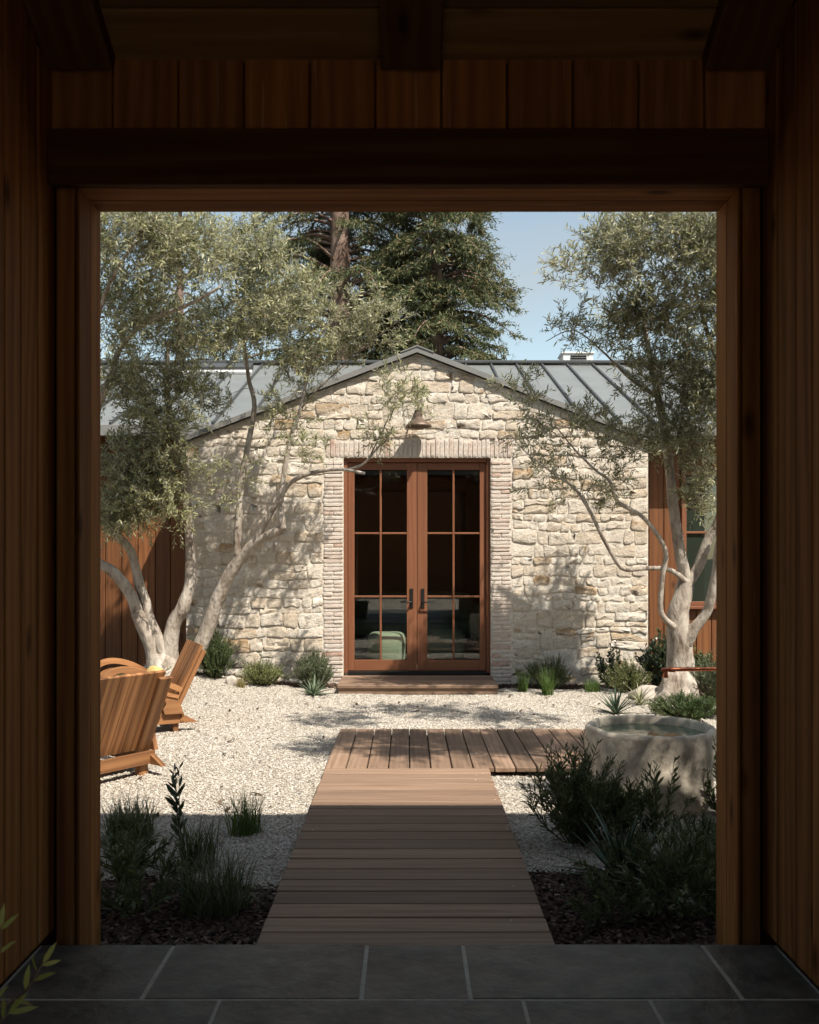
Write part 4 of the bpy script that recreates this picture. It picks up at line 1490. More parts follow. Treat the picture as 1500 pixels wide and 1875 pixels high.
# left olive: four stems from one root
LB = at(292, 1215, 10.0)
LB.z = bedz(LB.x, LB.y)
left_stems = [
    (px_path([(286, 1235, 10.0), (278, 1190, 9.97), (258, 1135, 9.92), (240, 1088, 9.88), (207, 1048, 9.82), (170, 1020, 9.75), (135, 940, 9.65), (120, 830, 9.5), (140, 700, 9.3)]), [.085, .072, .066, .062, .056, .050, .045, .038, .025]),
    (px_path([(303, 1235, 10.0), (296, 1190, 10.0), (276, 1135, 9.98), (258, 1075, 9.95), (240, 1010, 9.9), (200, 962, 9.8), (160, 890, 9.6), (168, 780, 9.35), (205, 690, 9.1), (222, 635, 8.95), (270, 588, 8.8), (340, 560, 8.7), (405, 525, 8.6)]), [.075, .068, .056, .050, .046, .043, .040, .036, .031, .027, .022, .017, .012]),
    (px_path([(312, 1235, 10.05), (312, 1185, 10.05), (318, 1140, 10.03), (335, 1108, 10.0), (348, 1060, 10.0), (346, 960, 10.0), (340, 880, 9.97), (325, 800, 9.9), (305, 720, 9.8), (310, 620, 9.7)]), [.105, .090, .082, .070, .056, .050, .045, .038, .030, .020]),
    (px_path([(335, 1240, 9.95), (362, 1190, 9.9), (398, 1098, 9.82), (436, 1028, 9.74), (478, 988, 9.64), (520, 968, 9.55)]), [.088, .080, .071, .064, .054, .045]),
    (px_path([(436, 1020, 9.72), (435, 965, 9.72), (446, 860, 9.73), (466, 745, 9.75), (455, 690, 9.76), (445, 600, 9.7), (430, 500, 9.6)]), [.044, .040, .033, .026, .021, .016, .010]),
    (px_path([(518, 970, 9.54), (515, 930, 9.52), (520, 870, 9.5), (533, 800, 9.5), (550, 750, 9.5), (572, 650, 9.48), (590, 610, 9.45), (640, 555, 9.4)]), [.040, .032, .027, .023, .018, .014, .010, .006]),
    (px_path([(466, 995, 9.64), (498, 935, 9.54), (530, 886, 9.44), (572, 866, 9.34), (622, 859, 9.24), (668, 867, 9.14)]), [.034, .028, .025, .022, .019, .014]),
    (px_path([(636, 860, 9.22), (668, 848, 9.15), (700, 812, 9.08), (742, 797, 9.0), (795, 792, 8.95), (818, 781, 8.92)]), [.014, .012, .010, .007, .005, .003]),
    (px_path([(672, 846, 9.14), (700, 790, 9.05), (722, 740, 9.0), (745, 690, 8.95)]), [.008, .006, .004, .003]),
    (px_path([(552, 748, 9.5), (580, 715, 9.45), (640, 660, 9.4), (700, 610, 9.35), (735, 585, 9.3)]), [.011, .009, .007, .005, .003]),
    (px_path([(140, 720, 9.3), (170, 620, 8.6), (200, 520, 8.0), (250, 440, 7.6)]), [.028, .022, .016, .010]),
]
left_blobs = [
    blob(240, 430, 7.8, 110, 80, .6, 70, 1.1), blob(350, 470, 8.4, 90, 80, .6, 60), blob(230, 570, 8.6, 80, 80, .6, 62), blob(330, 600, 9.2, 90, 80, .5, 50),
    blob(225, 700, 9.2, 60, 70, .5, 46), blob(300, 770, 9.5, 80, 55, .45, 48), blob(225, 850, 9.5, 60, 60, .4, 46), blob(285, 905, 9.5, 90, 60, .4, 60), blob(215, 960, 9.5, 45, 30, .3, 16, .8),
    blob(455, 470, 9.3, 95, 85, .5, 64), blob(540, 560, 9.4, 80, 80, .5, 40), blob(430, 600, 9.4, 90, 70, .5, 46), blob(620, 600, 9.4, 90, 60, .4, 34, .9), blob(690, 590, 9.3, 60, 60, .3, 16, .9),
    blob(530, 740, 9.5, 70, 60, .3, 18, .8), blob(560, 660, 9.45, 90, 40, .3, 26, .8), blob(430, 880, 9.6, 60, 60, .3, 8, .8), blob(560, 820, 9.3, 60, 50, .3, 8, .7),
    blob(735, 730, 9.0, 55, 50, .25, 15, .8), blob(690, 800, 9.05, 50, 30, .2, 8, .7), blob(400, 730, 9.7, 50, 60, .4, 12, .8), blob(120, 560, 8.8, 60, 150, .6, 40),
    blob(225, 930, 9.45, 60, 45, .35, 40, .9), blob(300, 850, 9.5, 60, 50, .35, 30, .9), blob(330, 700, 9.5, 50, 60, .4, 26, .9),
]
make_tree("olive_tree", "pale barked olive tree with four leaning trunks behind the teak chairs", LB, left_stems, left_blobs, np.random.default_rng(31), M['olive'], dens=1.4,
          root=flare(Vector((at(300, 0, 10.02).x, 10.02, LB.z)), .24, .22, 4, 1.0), group="olive trees in the courtyard")

# right olive: one gnarled trunk dividing low
RB = on_ground(1245, 1288)
RB.z = bedz(RB.x, RB.y)
right_stems = [
    (px_path([(1246, 1300, 9.5), (1247, 1245, 9.5), (1243, 1190, 9.5), (1243, 1130, 9.5), (1252, 1085, 9.5), (1256, 1060, 9.5)]), [.185, .150, .122, .112, .092, .072]),
    (px_path([(1255, 1075, 9.5), (1246, 1010, 9.48), (1236, 955, 9.46), (1228, 885, 9.44), (1222, 820, 9.4), (1208, 740, 9.35), (1190, 650, 9.25), (1175, 560, 9.1)]), [.066, .056, .052, .050, .046, .038, .028, .016]),
    (px_path([(1258, 1070, 9.5), (1274, 1045, 9.48), (1295, 990, 9.44), (1314, 955, 9.4), (1345, 870, 9.3), (1340, 740, 9.1), (1300, 620, 8.8), (1270, 520, 8.4)]), [.060, .050, .046, .044, .038, .030, .022, .014]),
    (px_path([(1255, 1180, 9.46), (1270, 1150, 9.42), (1293, 1122, 9.38), (1304, 1090, 9.34), (1313, 1040, 9.3), (1330, 960, 9.2), (1390, 860, 9.0)]), [.072, .056, .052, .050, .046, .040, .028]),
    (px_path([(1236, 1150, 9.44), (1217, 1134, 9.40), (1209, 1112, 9.37), (1213, 1055, 9.33), (1220, 1014, 9.30), (1203, 979, 9.26), (1173, 944, 9.2), (1130, 918, 9.12), (1117, 882, 9.05), (1090, 860, 9.0), (1050, 820, 8.9), (1010, 770, 8.8)]), [.042, .030, .026, .024, .025, .022, .020, .020, .016, .012, .008, .004]),
    (px_path([(1258, 1066, 9.47), (1238, 1050, 9.42), (1216, 1041, 9.36), (1180, 1041, 9.27), (1147, 1043, 9.18), (1129, 1029, 9.12), (1105, 985, 9.05), (1076, 929, 8.97), (1052, 894, 8.9), (1018, 870, 8.85), (965, 830, 8.75), (930, 790, 8.7)]), [.034, .026, .023, .022, .022, .021, .019, .017, .014, .010, .006, .003]),
    (px_path([(1205, 730, 9.34), (1150, 690, 9.2), (1100, 640, 9.0), (1050, 605, 8.8), (1000, 625, 8.6)]), [.016, .012, .009, .006, .003]),
]
right_blobs = [
    blob(1200, 440, 8.2, 110, 60, .6, 62, 1.1), blob(1290, 440, 8.0, 60, 60, .6, 38, 1.1), blob(1120, 470, 8.2, 60, 80, .5, 34, 1.1), blob(1230, 560, 8.6, 100, 80, .6, 70), blob(1130, 590, 8.8, 70, 60, .5, 34),
    blob(1270, 670, 9.0, 70, 80, .5, 48), blob(1180, 680, 9.1, 70, 60, .4, 30), blob(1240, 800, 9.2, 80, 80, .4, 46), blob(1290, 880, 9.2, 50, 70, .4, 26, .9), blob(1150, 800, 9.1, 60, 60, .35, 18, .8),
    blob(1060, 800, 8.95, 90, 60, .3, 20, .8), blob(980, 780, 8.8, 60, 50, .3, 10, .8), blob(1090, 900, 9.0, 80, 50, .3, 15, .7), blob(1000, 880, 8.85, 60, 50, .25, 9, .7), blob(960, 720, 8.7, 50, 40, .3, 8, .8),
    blob(1050, 600, 8.7, 50, 40, .3, 11, .8), blob(1040, 500, 8.0, 35, 30, .3, 7, .9), blob(1370, 560, 8.6, 60, 160, .6, 40),
    blob(1315, 520, 8.4, 40, 110, .4, 50), blob(1310, 720, 8.9, 40, 80, .4, 34),
]
make_tree("olive_tree", "gnarled olive tree with a thick trunk standing behind the stone basin", RB, right_stems, right_blobs, np.random.default_rng(32), M['olive_dark'], dens=1.45,
          root=flare(Vector((RB.x - .02, RB.y, RB.z)), .235, .30, 3, 2.2), group="olive trees in the courtyard")

# third olive, right of the boardwalk just outside the picture: its branches give the dappled shade on deck and basin
OB = Vector((3.75, 4.75, 0))
o_stems = [
    ([OB + Vector((0, 0, -.05)), OB + Vector((.03, .02, .5)), OB + Vector((-.02, .05, 1.1)), OB + Vector((-.10, .05, 1.7))], [.16, .11, .095, .08]),
    ([OB + Vector((-.09, .05, 1.6)), OB + Vector((-.3, .0, 2.3)), OB + Vector((-.6, -.1, 3.1)), OB + Vector((-.9, -.1, 4.0))], [.07, .055, .04, .02]),
    ([OB + Vector((-.08, .05, 1.6)), OB + Vector((.2, .3, 2.4)), OB + Vector((.35, .6, 3.4)), OB + Vector((.3, .8, 4.1))], [.06, .05, .035, .02]),
    ([OB + Vector((-.4, -.03, 2.6)), OB + Vector((-.9, -.2, 3.4)), OB + Vector((-1.5, -.2, 4.1)), OB + Vector((-1.9, -.2, 4.5))], [.04, .03, .02, .01]),
]
o_blobs = [((3.12, 3.55, 4.15), (.5, .5, .35), 60, 1.1), ((3.45, 3.3, 4.4), (.45, .4, .25), 22, 1.1), ((3.3, 4.5, 4.35), (.5, .55, .3), 46, 1.1), ((2.65, 4.65, 4.35), (.5, .55, .3), 60, 1.1), ((2.0, 4.55, 4.45), (.5, .5, .25), 56, 1.1), ((1.45, 4.75, 4.5), (.4, .4, .2), 22, 1.1), ((3.0, 5.8, 4.65), (.6, .5, .35), 24, 1.1), ((2.35, 6.1, 4.9), (.7, .5, .3), 30, 1.0), ((1.6, 5.6, 4.9), (.5, .5, .25), 20, 1.0)]
make_tree("olive_tree", "spreading olive tree right of the boardwalk shading the deck and basin", OB, o_stems, o_blobs, np.random.default_rng(33), M['olive'], dens=1.9, group="olive trees in the courtyard")


def redwood(name, label, x, y, h, r, z0, seed, spread, nb, dens, lean=0.0, clear=0.0):
    rng = np.random.default_rng(seed)
    tr = empty(name, (x, y, 0), label=label, cat="tree", group="redwoods behind the house")
    V, F = [], []
    pts = [Vector((x + lean * q * h, y, h * q)) for q in np.linspace(-.005, 1, 16)]
    rr = [r * (1 - .86 * q) for q in np.linspace(0, 1, 16)]
    tube(V, F, pts, rr, 18, wob=.16, seed=seed)
    add("trunk", mesh_pd("trunk", V, F, M['redbark'], True), tr)
    BV, BF = [], []
    lp, ld, ll = [], [], []
    for i in range(nb):
        q = rng.uniform(z0 / h, .99) if i > nb * .15 else rng.uniform(z0 / h, .6)
        z = h * q
        a = rng.uniform(0, 2 * math.pi)
        if math.sin(a) < -.45 and rng.random() < clear: a = -a
        L_ = spread * (1.05 - q) ** .6 * rng.uniform(.55, 1.1) + .3
        d = Vector((math.cos(a), math.sin(a), 0))
        p0 = Vector((x + lean * z, y, z))
        sag = rng.uniform(.10, .30)
        path = [p0, p0 + d * L_ * .35 + Vector((0, 0, .10 * L_)), p0 + d * L_ * .7 + Vector((0, 0, -.02 * L_)), p0 + d * L_ + Vector((0, 0, -sag * L_))]
        pp, r2 = smooth_path(path, [.05 * (1.1 - q) + .012, .035 * (1.1 - q) + .01, .015, .006], 4)
        tube(BV, BF, pp, r2, 5, cap=False)
        n = int(dens * L_)
        for m_ in range(n):
            f = rng.uniform(.18, 1.0) ** .8
            k = f * (len(pp) - 1)
            k0 = int(min(k, len(pp) - 2))
            b0 = pp[k0].lerp(pp[k0 + 1], k - k0)
            side = d.cross(Vector((0, 0, 1)))
            sd = (side * rng.choice([-1, 1]) * rng.uniform(.3, 1.0) + d * rng.uniform(.1, .9) + Vector((0, 0, rng.uniform(-.75, .15)))).normalized()
            sl_ = rng.uniform(.22, .62) * (1.15 - .4 * f)
            sub = int(rng.integers(16, 26))
            sn = np.array(tuple(sd))
            for w_ in range(sub):
                g = (w_ + .5) / sub
                pb = np.array(tuple(b0)) + sn * sl_ * g + np.array([0, 0, -.16 * sl_ * g * g]) + rng.normal(0, .02, 3)
                lp.append(pb)
                ld.append(sn * .6 + rng.normal(0, .5, 3) + np.array([0, 0, -.3]))
                ll.append(rng.uniform(.07, .15) * (1.1 - .3 * g))
    n = len(lp)
    V, T = leaves_tris(np.array(lp), np.array(ld), unit(rng, n) + np.array([0, -.2, .7]), np.array(ll), np.array(ll) * .20, .05, quad=True)
    add("branches", mesh_pd("branches", BV, BF, M['redbark'], True), tr)
    add("crown", mesh_tris("crown", V, T, M['redwood']), tr)
    return tr


redwood("redwood_tree", "tall redwood with a thick furrowed trunk behind the gable", at(622, 0, 20.5).x, 20.5, 17, .36, 4.8, 41, 3.3, 235, 17, 0.0, 0.7)
redwood("redwood_tree", "slimmer redwood with brown tinged foliage right of the thick trunk", at(800, 0, 20).x, 20.0, 14, .21, 4.6, 42, 1.95, 245, 19, 0.0, 0.0)
redwood("redwood_tree", "dark redwood glimpsed through the left olive's crown", at(330, 0, 26).x, 26.0, 12, .26, 3.5, 43, 2.4, 80, 11)


# ================================================================== SHRUBS, GRASSES, SUCCULENTS
def grass(name, label, cat, px, py, h, spread, n, mat, seed, w=.006, lean=.55, droop=.35, z=None, group=None, loc=None):
    rng = np.random.default_rng(seed)
    c = loc if loc is not None else on_ground(px, py)
    c = Vector((c.x, c.y, bedz(c.x, c.y) - .012))
    SEG = 4
    a = rng.uniform(0, 2 * math.pi, n)
    b0 = rng.uniform(0, 1, n) ** .5 * spread * .35
    ba = rng.uniform(0, 2 * math.pi, n)
    L_ = h * rng.uniform(.55, 1.12, n)
    tilt = np.abs(rng.normal(0, lean, n)).clip(0, 1.25)
    base = np.stack([c.x + b0 * np.cos(ba), c.y + b0 * np.sin(ba), np.full(n, c.z)], 1)
    hd = np.stack([np.cos(a), np.sin(a), np.zeros(n)], 1)
    sd = np.stack([-np.sin(a), np.cos(a), np.zeros(n)], 1)
    rows_ = []
    p = base.copy()
    ang_ = tilt * .5
    for k in range(SEG + 1):
        f = k / SEG
        ww = (w * (1 - f ** 1.6) * rng.uniform(.7, 1.3, n) * .5)[:, None]
        if k < SEG: rows_ += [p - sd * ww, p + sd * ww]
        else: rows_ += [p]
        st_ = (L_ / SEG)[:, None]
        p = p + (hd * np.sin(ang_)[:, None] + np.array([0, 0, 1]) * np.cos(ang_)[:, None]) * st_
        ang_ = ang_ + (tilt * .35 + droop * rng.uniform(.2, 1, n)) * (.5 + f)
    V = np.stack(rows_, 1)
    nv = V.shape[1]
    tri = []
    for k in range(SEG - 1):
        i0 = k * 2
        tri += [[i0, i0 + 1, i0 + 3], [i0, i0 + 3, i0 + 2]]
    tri += [[(SEG - 1) * 2, (SEG - 1) * 2 + 1, SEG * 2]]
    T = (np.array(tri)[None] + (np.arange(n) * nv)[:, None, None]).reshape(-1, 3)
    return add(name, mesh_tris(name, V.reshape(-1, 3), T, mat), label=label, cat=cat, group=group)


def shrub(name, label, cat, px, py, h, rx, nst, mat, seed, ll=.03, lw=.006, per=40, upright=.7, group=None, loc=None, branchy=True, whorl=3, stemmat='stem', lang=.7):
    """bushy plant: stems fan out of the base, leaves all along them"""
    rng = np.random.default_rng(seed)
    c = loc if loc is not None else on_ground(px, py)
    c = Vector((c.x, c.y, bedz(c.x, c.y) - .012))
    e = empty(name, c, label=label, cat=cat, group=group)
    SV, SF = [], []
    lp, ld, lz = [], [], []
    ca = np.array(tuple(c))
    for i in range(nst):
        a = rng.uniform(0, 2 * math.pi)
        rr_ = rng.uniform(0, 1) ** .6
        tip = ca + np.array([math.cos(a) * rx * rr_, math.sin(a) * rx * rr_, h * (1 - .45 * rr_ ** 2) * rng.uniform(.72, 1.10)])
        b0 = ca + np.array([math.cos(a) * rx * .22 * rr_, math.sin(a) * rx * .22 * rr_, 0])
        mid = b0 * .5 + tip * .5 + np.array([math.cos(a), math.sin(a), 0]) * rx * .16 * (1 - upright) + rng.normal(0, .03 * h, 3)
        stalks = [(b0, mid, tip)]
        if branchy:
            for _ in range(2):
                f = rng.uniform(.35, .75)
                pb = (1 - f) ** 2 * b0 + 2 * f * (1 - f) * mid + f * f * tip
                tv = (tip - b0) * rng.uniform(.22, .42) + rng.normal(0, .09 * h, 3) + np.array([0, 0, .05 * h])
                stalks.append((pb, pb + tv * .5, pb + tv))
        for si, (A, B, C_) in enumerate(stalks):
            tube(SV, SF, [Vector(A), Vector((A + 2 * B + C_) / 4), Vector(C_)], [.004, .003, .0012], 3, cap=False)
            tl = np.linalg.norm(C_ - A)
            n = max(4, int(per * (1 if si == 0 else .55)))
            for k in range(n):
                f = (.12 if si == 0 else .02) + (.88 if si == 0 else .98) * (k + rng.uniform(0, 1)) / n
                p = (1 - f) ** 2 * A + 2 * f * (1 - f) * B + f * f * C_
                td = (C_ - A) / (tl + 1e-6)
                o_ = np.cross(td, rng.normal(0, 1, 3)); o_ /= (np.linalg.norm(o_) + 1e-6)
                lp.append(p); ld.append(td * lang + o_ * .75 + np.array([0, 0, .12]))
                lz.append(ll * rng.uniform(.6, 1.2) * (1 - .35 * max(0, f - .7) / .3))
    n = len(lp)
    V, T = leaves_tris(np.array(lp), np.array(ld), unit(rng, n) + np.array([0, 0, .6]), np.array(lz), np.array(lz) / ll * lw, .08, quad=ll < .032)
    add("stems", mesh_pd("stems", SV, SF, M[stemmat]), e)
    add("foliage", mesh_tris("foliage", V, T, mat), e)
    return e


def rosette(name, label, cat, px, py, r, n, mat, seed, w=.035, thick=.006, elev=(15, 80), curl=.15, group=None, loc=None):
    """agave or yucca: every leaf a tapering, channelled blade of its own"""
    rng = random.Random(seed)
    c = loc if loc is not None else on_ground(px, py)
    c = Vector((c.x, c.y, bedz(c.x, c.y) - .006))
    e = empty(name, c, label=label, cat=cat, group=group)
    metas = []
    for v in range(3):
        V, F = [], []
        SEG = 6
        cu2 = curl * (.6 + .5 * v)
        for k in range(SEG + 1):
            f = k / SEG
            ww = w * (.55 + .75 * math.sin(min(1, f * 1.6) * math.pi / 2) * (1 - f) + .0) * (1 - f ** 3) + .0008
            x = f
            z = -cu2 * f * f
            V += [(x, -ww / r / 2, z + ww / r * .22), (x, 0, z), (x, ww / r / 2, z + ww / r * .22), (x, 0, z - thick / r * (1 - f * .8))]
        for k in range(SEG):
            a = k * 4
            F += [(a, a + 4, a + 5, a + 1), (a + 1, a + 5, a + 6, a + 2), (a + 2, a + 6, a + 7, a + 3), (a + 3, a + 7, a + 4, a)]
        metas.append(mesh_pd("leaf", V, F, mat, True))
    for i in range(n):
        f = i / (n - 1)
        el = rad(elev[0] + (elev[1] - elev[0]) * f ** .8 + rng.uniform(-6, 6))
        a = i * 2.39996 + rng.uniform(-.15, .15)
        o = bpy.data.objects.new("leaf", rng.choice(metas))
        link(o, e, False)
        o.matrix_basis = Matrix.Translation((0, 0, .008)) @ Matrix.Rotation(a, 4, 'Z') @ Matrix.Rotation(-el, 4, 'Y') @ Matrix.Scale(r * rng.uniform(.82, 1.08), 4)
    return e


def gp(px, Y):          # a spot on the ground at distance Y below picture column px
    return Vector(((px - 748) / FPX * Y, Y, 0))


BB, FB = "plants in the bed below the stone wall", "plants in the shaded front beds"
# bed along the house, left of the doors
shrub("rosemary", "dark green rosemary bush just right of the farther teak chair", "shrub", 0, 0, .52, .26, 130, M['rosemary'], 51, .030, .007, 44, .6, BB, gp(392, 10.05))
shrub("spurge", "yellow green bushy spurge between rosemary and grey lavender", "shrub", 0, 0, .28, .28, 100, M['lime'], 52, .030, .007, 26, .6, BB, gp(480, 10.05))
grass("golden_grass", "tiny golden brown grass tuft at the gravel edge", "grass", 0, 0, .14, .12, 160, M['gold'], 53, .004, .5, .3, None, BB, gp(441, 9.75))
shrub("lavender", "rounded grey green lavender bush left of the door step", "shrub", 0, 0, .44, .25, 120, M['lavender'], 54, .034, .006, 34, .75, BB, gp(578, 10.12))
rosette("agave", "small spiky agave in front of the lavender bush", "succulent", 0, 0, .23, 22, M['agave'], 55, .042, .006, (12, 78), .12, BB, gp(574, 9.62))
# bed along the house, right of the doors
shrub("rosemary", "dark feathery rosemary against the wall right of the doors", "shrub", 0, 0, .34, .30, 100, M['rosemary'], 56, .026, .005, 36, .5, BB, gp(1005, 10.2))
grass("tuft_grass", "thin bright grass tuft nearest the door step on the right", "grass", 0, 0, .30, .15, 190, M['grass'], 57, .004, .35, .25, None, BB, gp(957, 9.95))
grass("tuft_grass", "bright green grass tuft in front of the feathery rosemary", "grass", 0, 0, .34, .18, 230, M['grass'], 58, .004, .35, .3, None, BB, gp(1003, 9.72))
grass("tuft_grass", "low grass tuft midway between rosemary and glossy shrub", "grass", 0, 0, .20, .24, 240, M['grass'], 59, .004, .5, .35, None, BB, gp(1085, 9.85))
shrub("glossy_shrub", "upright dark shrub with glossy oval leaves by the stone wall", "shrub", 0, 0, .52, .25, 13, M['glossy'], 60, .050, .024, 26, .9, BB, gp(1125, 10.1), lang=.5)
shrub("spurge", "pale yellow green bush right of the glossy shrub", "shrub", 0, 0, .34, .28, 90, M['lime'], 61, .030, .008, 26, .6, BB, gp(1152, 9.75))
shrub("broadleaf_shrub", "dark leafy shrub at the stone corner beside the gnarled olive", "shrub", 0, 0, .62, .22, 22, M['glossy'], 62, .055, .022, 30, .8, BB, gp(1208, 10.0))
rosette("yucca", "dark narrow leaved yucca on the gravel behind the basin", "succulent", 0, 0, .27, 34, M['yucca'], 63, .022, .004, (8, 85), .10, BB, gp(1128, 8.55))
rosette("flax", "pale variegated flax tuft behind the dark yucca", "plant", 0, 0, .24, 26, M['variegated'], 64, .016, .002, (15, 80), .30, BB, gp(1172, 8.95))
shrub("juniper", "low spreading green juniper at the foot of the gnarled olive", "shrub", 0, 0, .22, .40, 190, M['rosemary'], 65, .026, .007, 34, .6, BB, gp(1262, 8.35))
shrub("lavender", "tall grey green bush at the right edge behind the olive", "shrub", 0, 0, .50, .33, 110, M['lavender'], 66, .034, .006, 34, .7, BB, gp(1320, 9.1))
shrub("broadleaf_shrub", "leafy shrub between olive trunk and timber wall", "shrub", 0, 0, .40, .20, 18, M['shade_leaf'], 67, .05, .018, 28, .8, BB, gp(1285, 10.6))
# small plants among the left olive trunks
shrub("ground_cover", "straggly green growth around the left olive's root", "shrub", 0, 0, .16, .30, 30, M['shade_leaf'], 68, .03, .01, 18, .5, BB, gp(258, 9.75))
grass("tuft_grass", "fine grass growing against the left olive's root", "grass", 0, 0, .22, .30, 140, M['grass'], 69, .004, .6, .4, None, BB, gp(330, 9.7))
# front bed, left
grass("tuft_grass", "broad dark grass clump at the left jamb in the shade", "grass", 0, 0, .27, .34, 300, M['shade_leaf'], 71, .007, .55, .4, None, FB, gp(238, 4.80))
grass("tuft_grass", "upright grass clump alone on shaded gravel left of the boardwalk", "grass", 0, 0, .27, .24, 230, M['grass'], 72, .005, .42, .3, None, FB, gp(448, 4.88))
shrub("oleander", "lone tall sapling with dark lance leaves at the shadow edge", "sapling", 0, 0, .60, .10, 3, M['glossy'], 73, .075, .018, 22, .95, FB, gp(335, 4.55), branchy=False, lang=.8)
grass("tuft_grass", "thin bladed grass clump between sapling and boardwalk", "grass", 0, 0, .30, .26, 190, M['shade_leaf'], 74, .006, .45, .35, None, FB, gp(365, 4.35))
shrub("low_herb", "small leaved herb below the sapling near the left jamb", "shrub", 0, 0, .20, .24, 16, M['shade_leaf'], 75, .045, .010, 24, .6, FB, gp(235, 4.32))
grass("tuft_grass", "wide fountain of dark grass nearest the slate on the left", "grass", 0, 0, .28, .40, 380, M['shade_leaf'], 76, .006, .6, .4, None, FB, gp(395, 3.85))
shrub("low_herb", "dark tangled herb in the left front corner by the slate", "shrub", 0, 0, .28, .30, 22, M['shade_leaf'], 77, .05, .010, 26, .5, FB, gp(250, 3.85))
# front bed, right
shrub("evergreen_shrub", "dense dark evergreen bush with narrow leaves beside the boardwalk", "shrub", 0, 0, .46, .29, 64, M['shade_leaf'], 81, .052, .008, 44, .75, FB, gp(1062, 4.72))
shrub("oleander", "tall leafy shoots standing in front of the stone basin", "shrub", 0, 0, .46, .18, 10, M['shade_leaf'], 82, .062, .013, 34, .9, FB, gp(1205, 4.74), branchy=False, lang=.85)
shrub("low_herb", "short narrow leaved herb between evergreen bush and basin", "shrub", 0, 0, .28, .22, 22, M['shade_leaf'], 83, .05, .010, 30, .75, FB, gp(1140, 4.85))
shrub("oleander", "dark leaning shrub against the right jamb beside the basin", "shrub", 0, 0, .46, .18, 16, M['shade_leaf'], 84, .06, .012, 36, .85, FB, gp(1330, 5.2), branchy=False)
shrub("juniper", "feathery green juniper low by the right jamb", "shrub", 0, 0, .22, .24, 40, M['rosemary'], 85, .026, .005, 40, .5, FB, gp(1292, 4.45))
rosette("yucca", "spiky dark yucca in the middle of the right front bed", "succulent", 0, 0, .36, 40, M['yucca'], 86, .030, .004, (6, 85), .14, FB, gp(1140, 4.12))
shrub("low_herb", "spreading dark herb behind the slate in the right corner", "shrub", 0, 0, .30, .40, 40, M['shade_leaf'], 87, .05, .012, 26, .5, FB, gp(1235, 3.88))
grass("tuft_grass", "loose dark grass beside the spiky yucca at right", "grass", 0, 0, .34, .36, 240, M['shade_leaf'], 88, .006, .6, .4, None, FB, gp(1262, 4.2))
shrub("low_herb", "scrappy little herb at the right boardwalk corner by the slate", "shrub", 0, 0, .17, .20, 16, M['shade_leaf'], 89, .04, .010, 18, .5, FB, gp(1118, 3.72))

# pale stones at the foot of the olives
def rock(label, c, sx, sy, sz, seed):
    bm = bmesh.new()
    bmesh.ops.create_icosphere(bm, subdivisions=3, radius=1)
    for v in bm.verts:
        q = v.co * 1.3 + Vector((seed, seed * 2, 0))
        v.co *= 1 + .28 * noise.noise(q) + .10 * noise.noise(q * 3)
        v.co = Vector((v.co.x * sx, v.co.y * sy, max(v.co.z, -.6) * sz))
    me = bpy.data.meshes.new("rock")
    bm.to_mesh(me)
    bm.free()
    me.materials.append(M['rock'])
    me.polygons.foreach_set('use_smooth', [True] * len(me.polygons))
    o = add("rock", me, label=label, cat="rock", group="pale rocks in the beds")
    o.location = (c.x, c.y, bedz(c.x, c.y) + sz * .35)
    return o


rock("pale rock at the foot of the leaning olive trunks", gp(322, 9.55), .13, .11, .10, 1.3)
rock("small pale rock between rosemary and yellow green spurge", gp(425, 9.85), .07, .07, .07, 2.7)
rock("flat grey rock between yucca and gnarled olive trunk", gp(1192, 9.3), .20, .16, .10, 4.1)

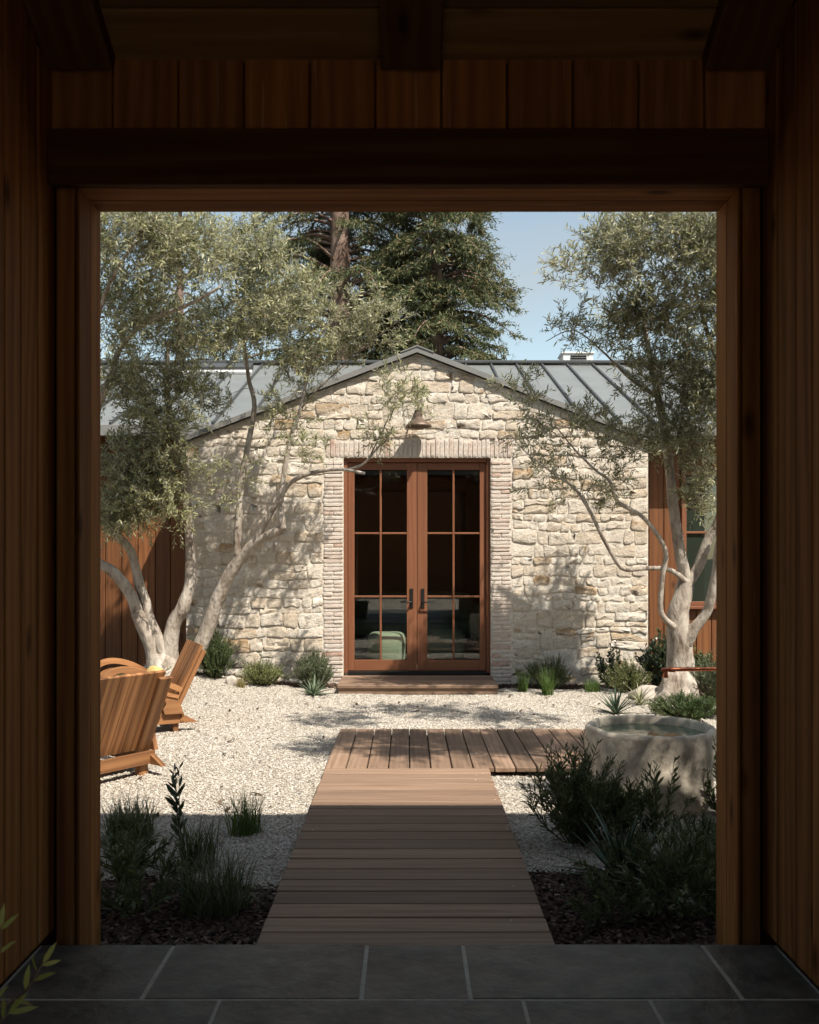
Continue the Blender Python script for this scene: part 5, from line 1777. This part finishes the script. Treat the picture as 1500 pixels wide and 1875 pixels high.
# potted olive just inside the breezeway on the left; only one sprig reaches into view
pot_c = Vector((-1.02, 1.72, SLZ))
pot = empty("potted_olive", pot_c, label="young potted olive whose leafy sprig enters at lower left", cat="plant")
V, F = [], []
pp_ = [(.0, .0), (.12, .0), (.155, .16), (.175, .32), (.185, .33), (.185, .355), (.165, .355), (.16, .30), (.0, .30)]
for (r, h) in pp_:
    for k in range(32):
        a = 2 * math.pi * k / 32
        V.append((pot_c.x + r * math.cos(a), pot_c.y + r * math.sin(a), pot_c.z + h))
for i in range(len(pp_) - 1):
    for k in range(32):
        k2 = (k + 1) % 32
        F.append((i * 32 + k, i * 32 + k2, (i + 1) * 32 + k2, (i + 1) * 32 + k))
add("pot", mesh_pd("pot", V, F, M['terracotta'], True), pot)
SV, SF = [], []
lp, ld, ln2, ll2 = [], [], [], []


def sprig(pts, lens, seedv):
    rg = random.Random(seedv)
    P_, R_ = smooth_path(pts, [.0035, .003, .0025, .0012][:len(pts)], 6)
    tube(SV, SF, P_, R_, 6)
    n = lens
    for i in range(n):
        f = .42 + .56 * i / (n - 1)
        k = f * (len(P_) - 1)
        k0 = int(min(k, len(P_) - 2))
        p = P_[k0].lerp(P_[k0 + 1], k - k0)
        d = (P_[k0 + 1] - P_[k0]).normalized()
        sd = Vector((-d.z, .25 * rg.uniform(-1, 1), d.x)).normalized() * (1 if i % 2 else -1)
        v_ = d * .75 + sd * .62
        lp.append(tuple(p)); ld.append(tuple(v_)); ln2.append((rg.uniform(-.9, .9), -.7, rg.uniform(-.2, .9))); ll2.append(rg.uniform(.036, .056))
    lp.append(tuple(P_[-1])); ld.append(tuple((P_[-1] - P_[-2]).normalized())); ln2.append((0.1, -1, .2)); ll2.append(.050)


rootp = pot_c + Vector((0, 0, .30))
Ys = 1.72
sprig([rootp, Vector((-1.0, Ys, .58)), at(10, 1838, Ys), at(78, 1765, Ys)], 9, 4)
sprig([rootp, Vector((-1.02, Ys, .62)), at(-30, 1780, Ys + .03), at(2, 1700, Ys + .03)], 7, 6)
sprig([rootp, Vector((-.98, Ys, .50)), at(-30, 1890, Ys - .05), at(15, 1855, Ys - .05)], 5, 8)
sprig([rootp, Vector((-1.06, Ys, .7)), Vector((-1.08, Ys + .03, .95)), Vector((-1.05, Ys, 1.15))], 12, 9)
sprig([rootp, Vector((-1.1, Ys - .05, .7)), Vector((-1.14, Ys - .08, .9)), Vector((-1.16, Ys - .1, 1.05))], 12, 10)
add("stems", mesh_pd("stems", SV, SF, M['twig'], True), pot)
V, T = leaves_tris(np.array(lp), np.array(ld), np.array(ln2), np.array(ll2), np.array(ll2) * .21, .12)
add("leaves", mesh_tris("leaves", V, T, M['sprig']), pot)
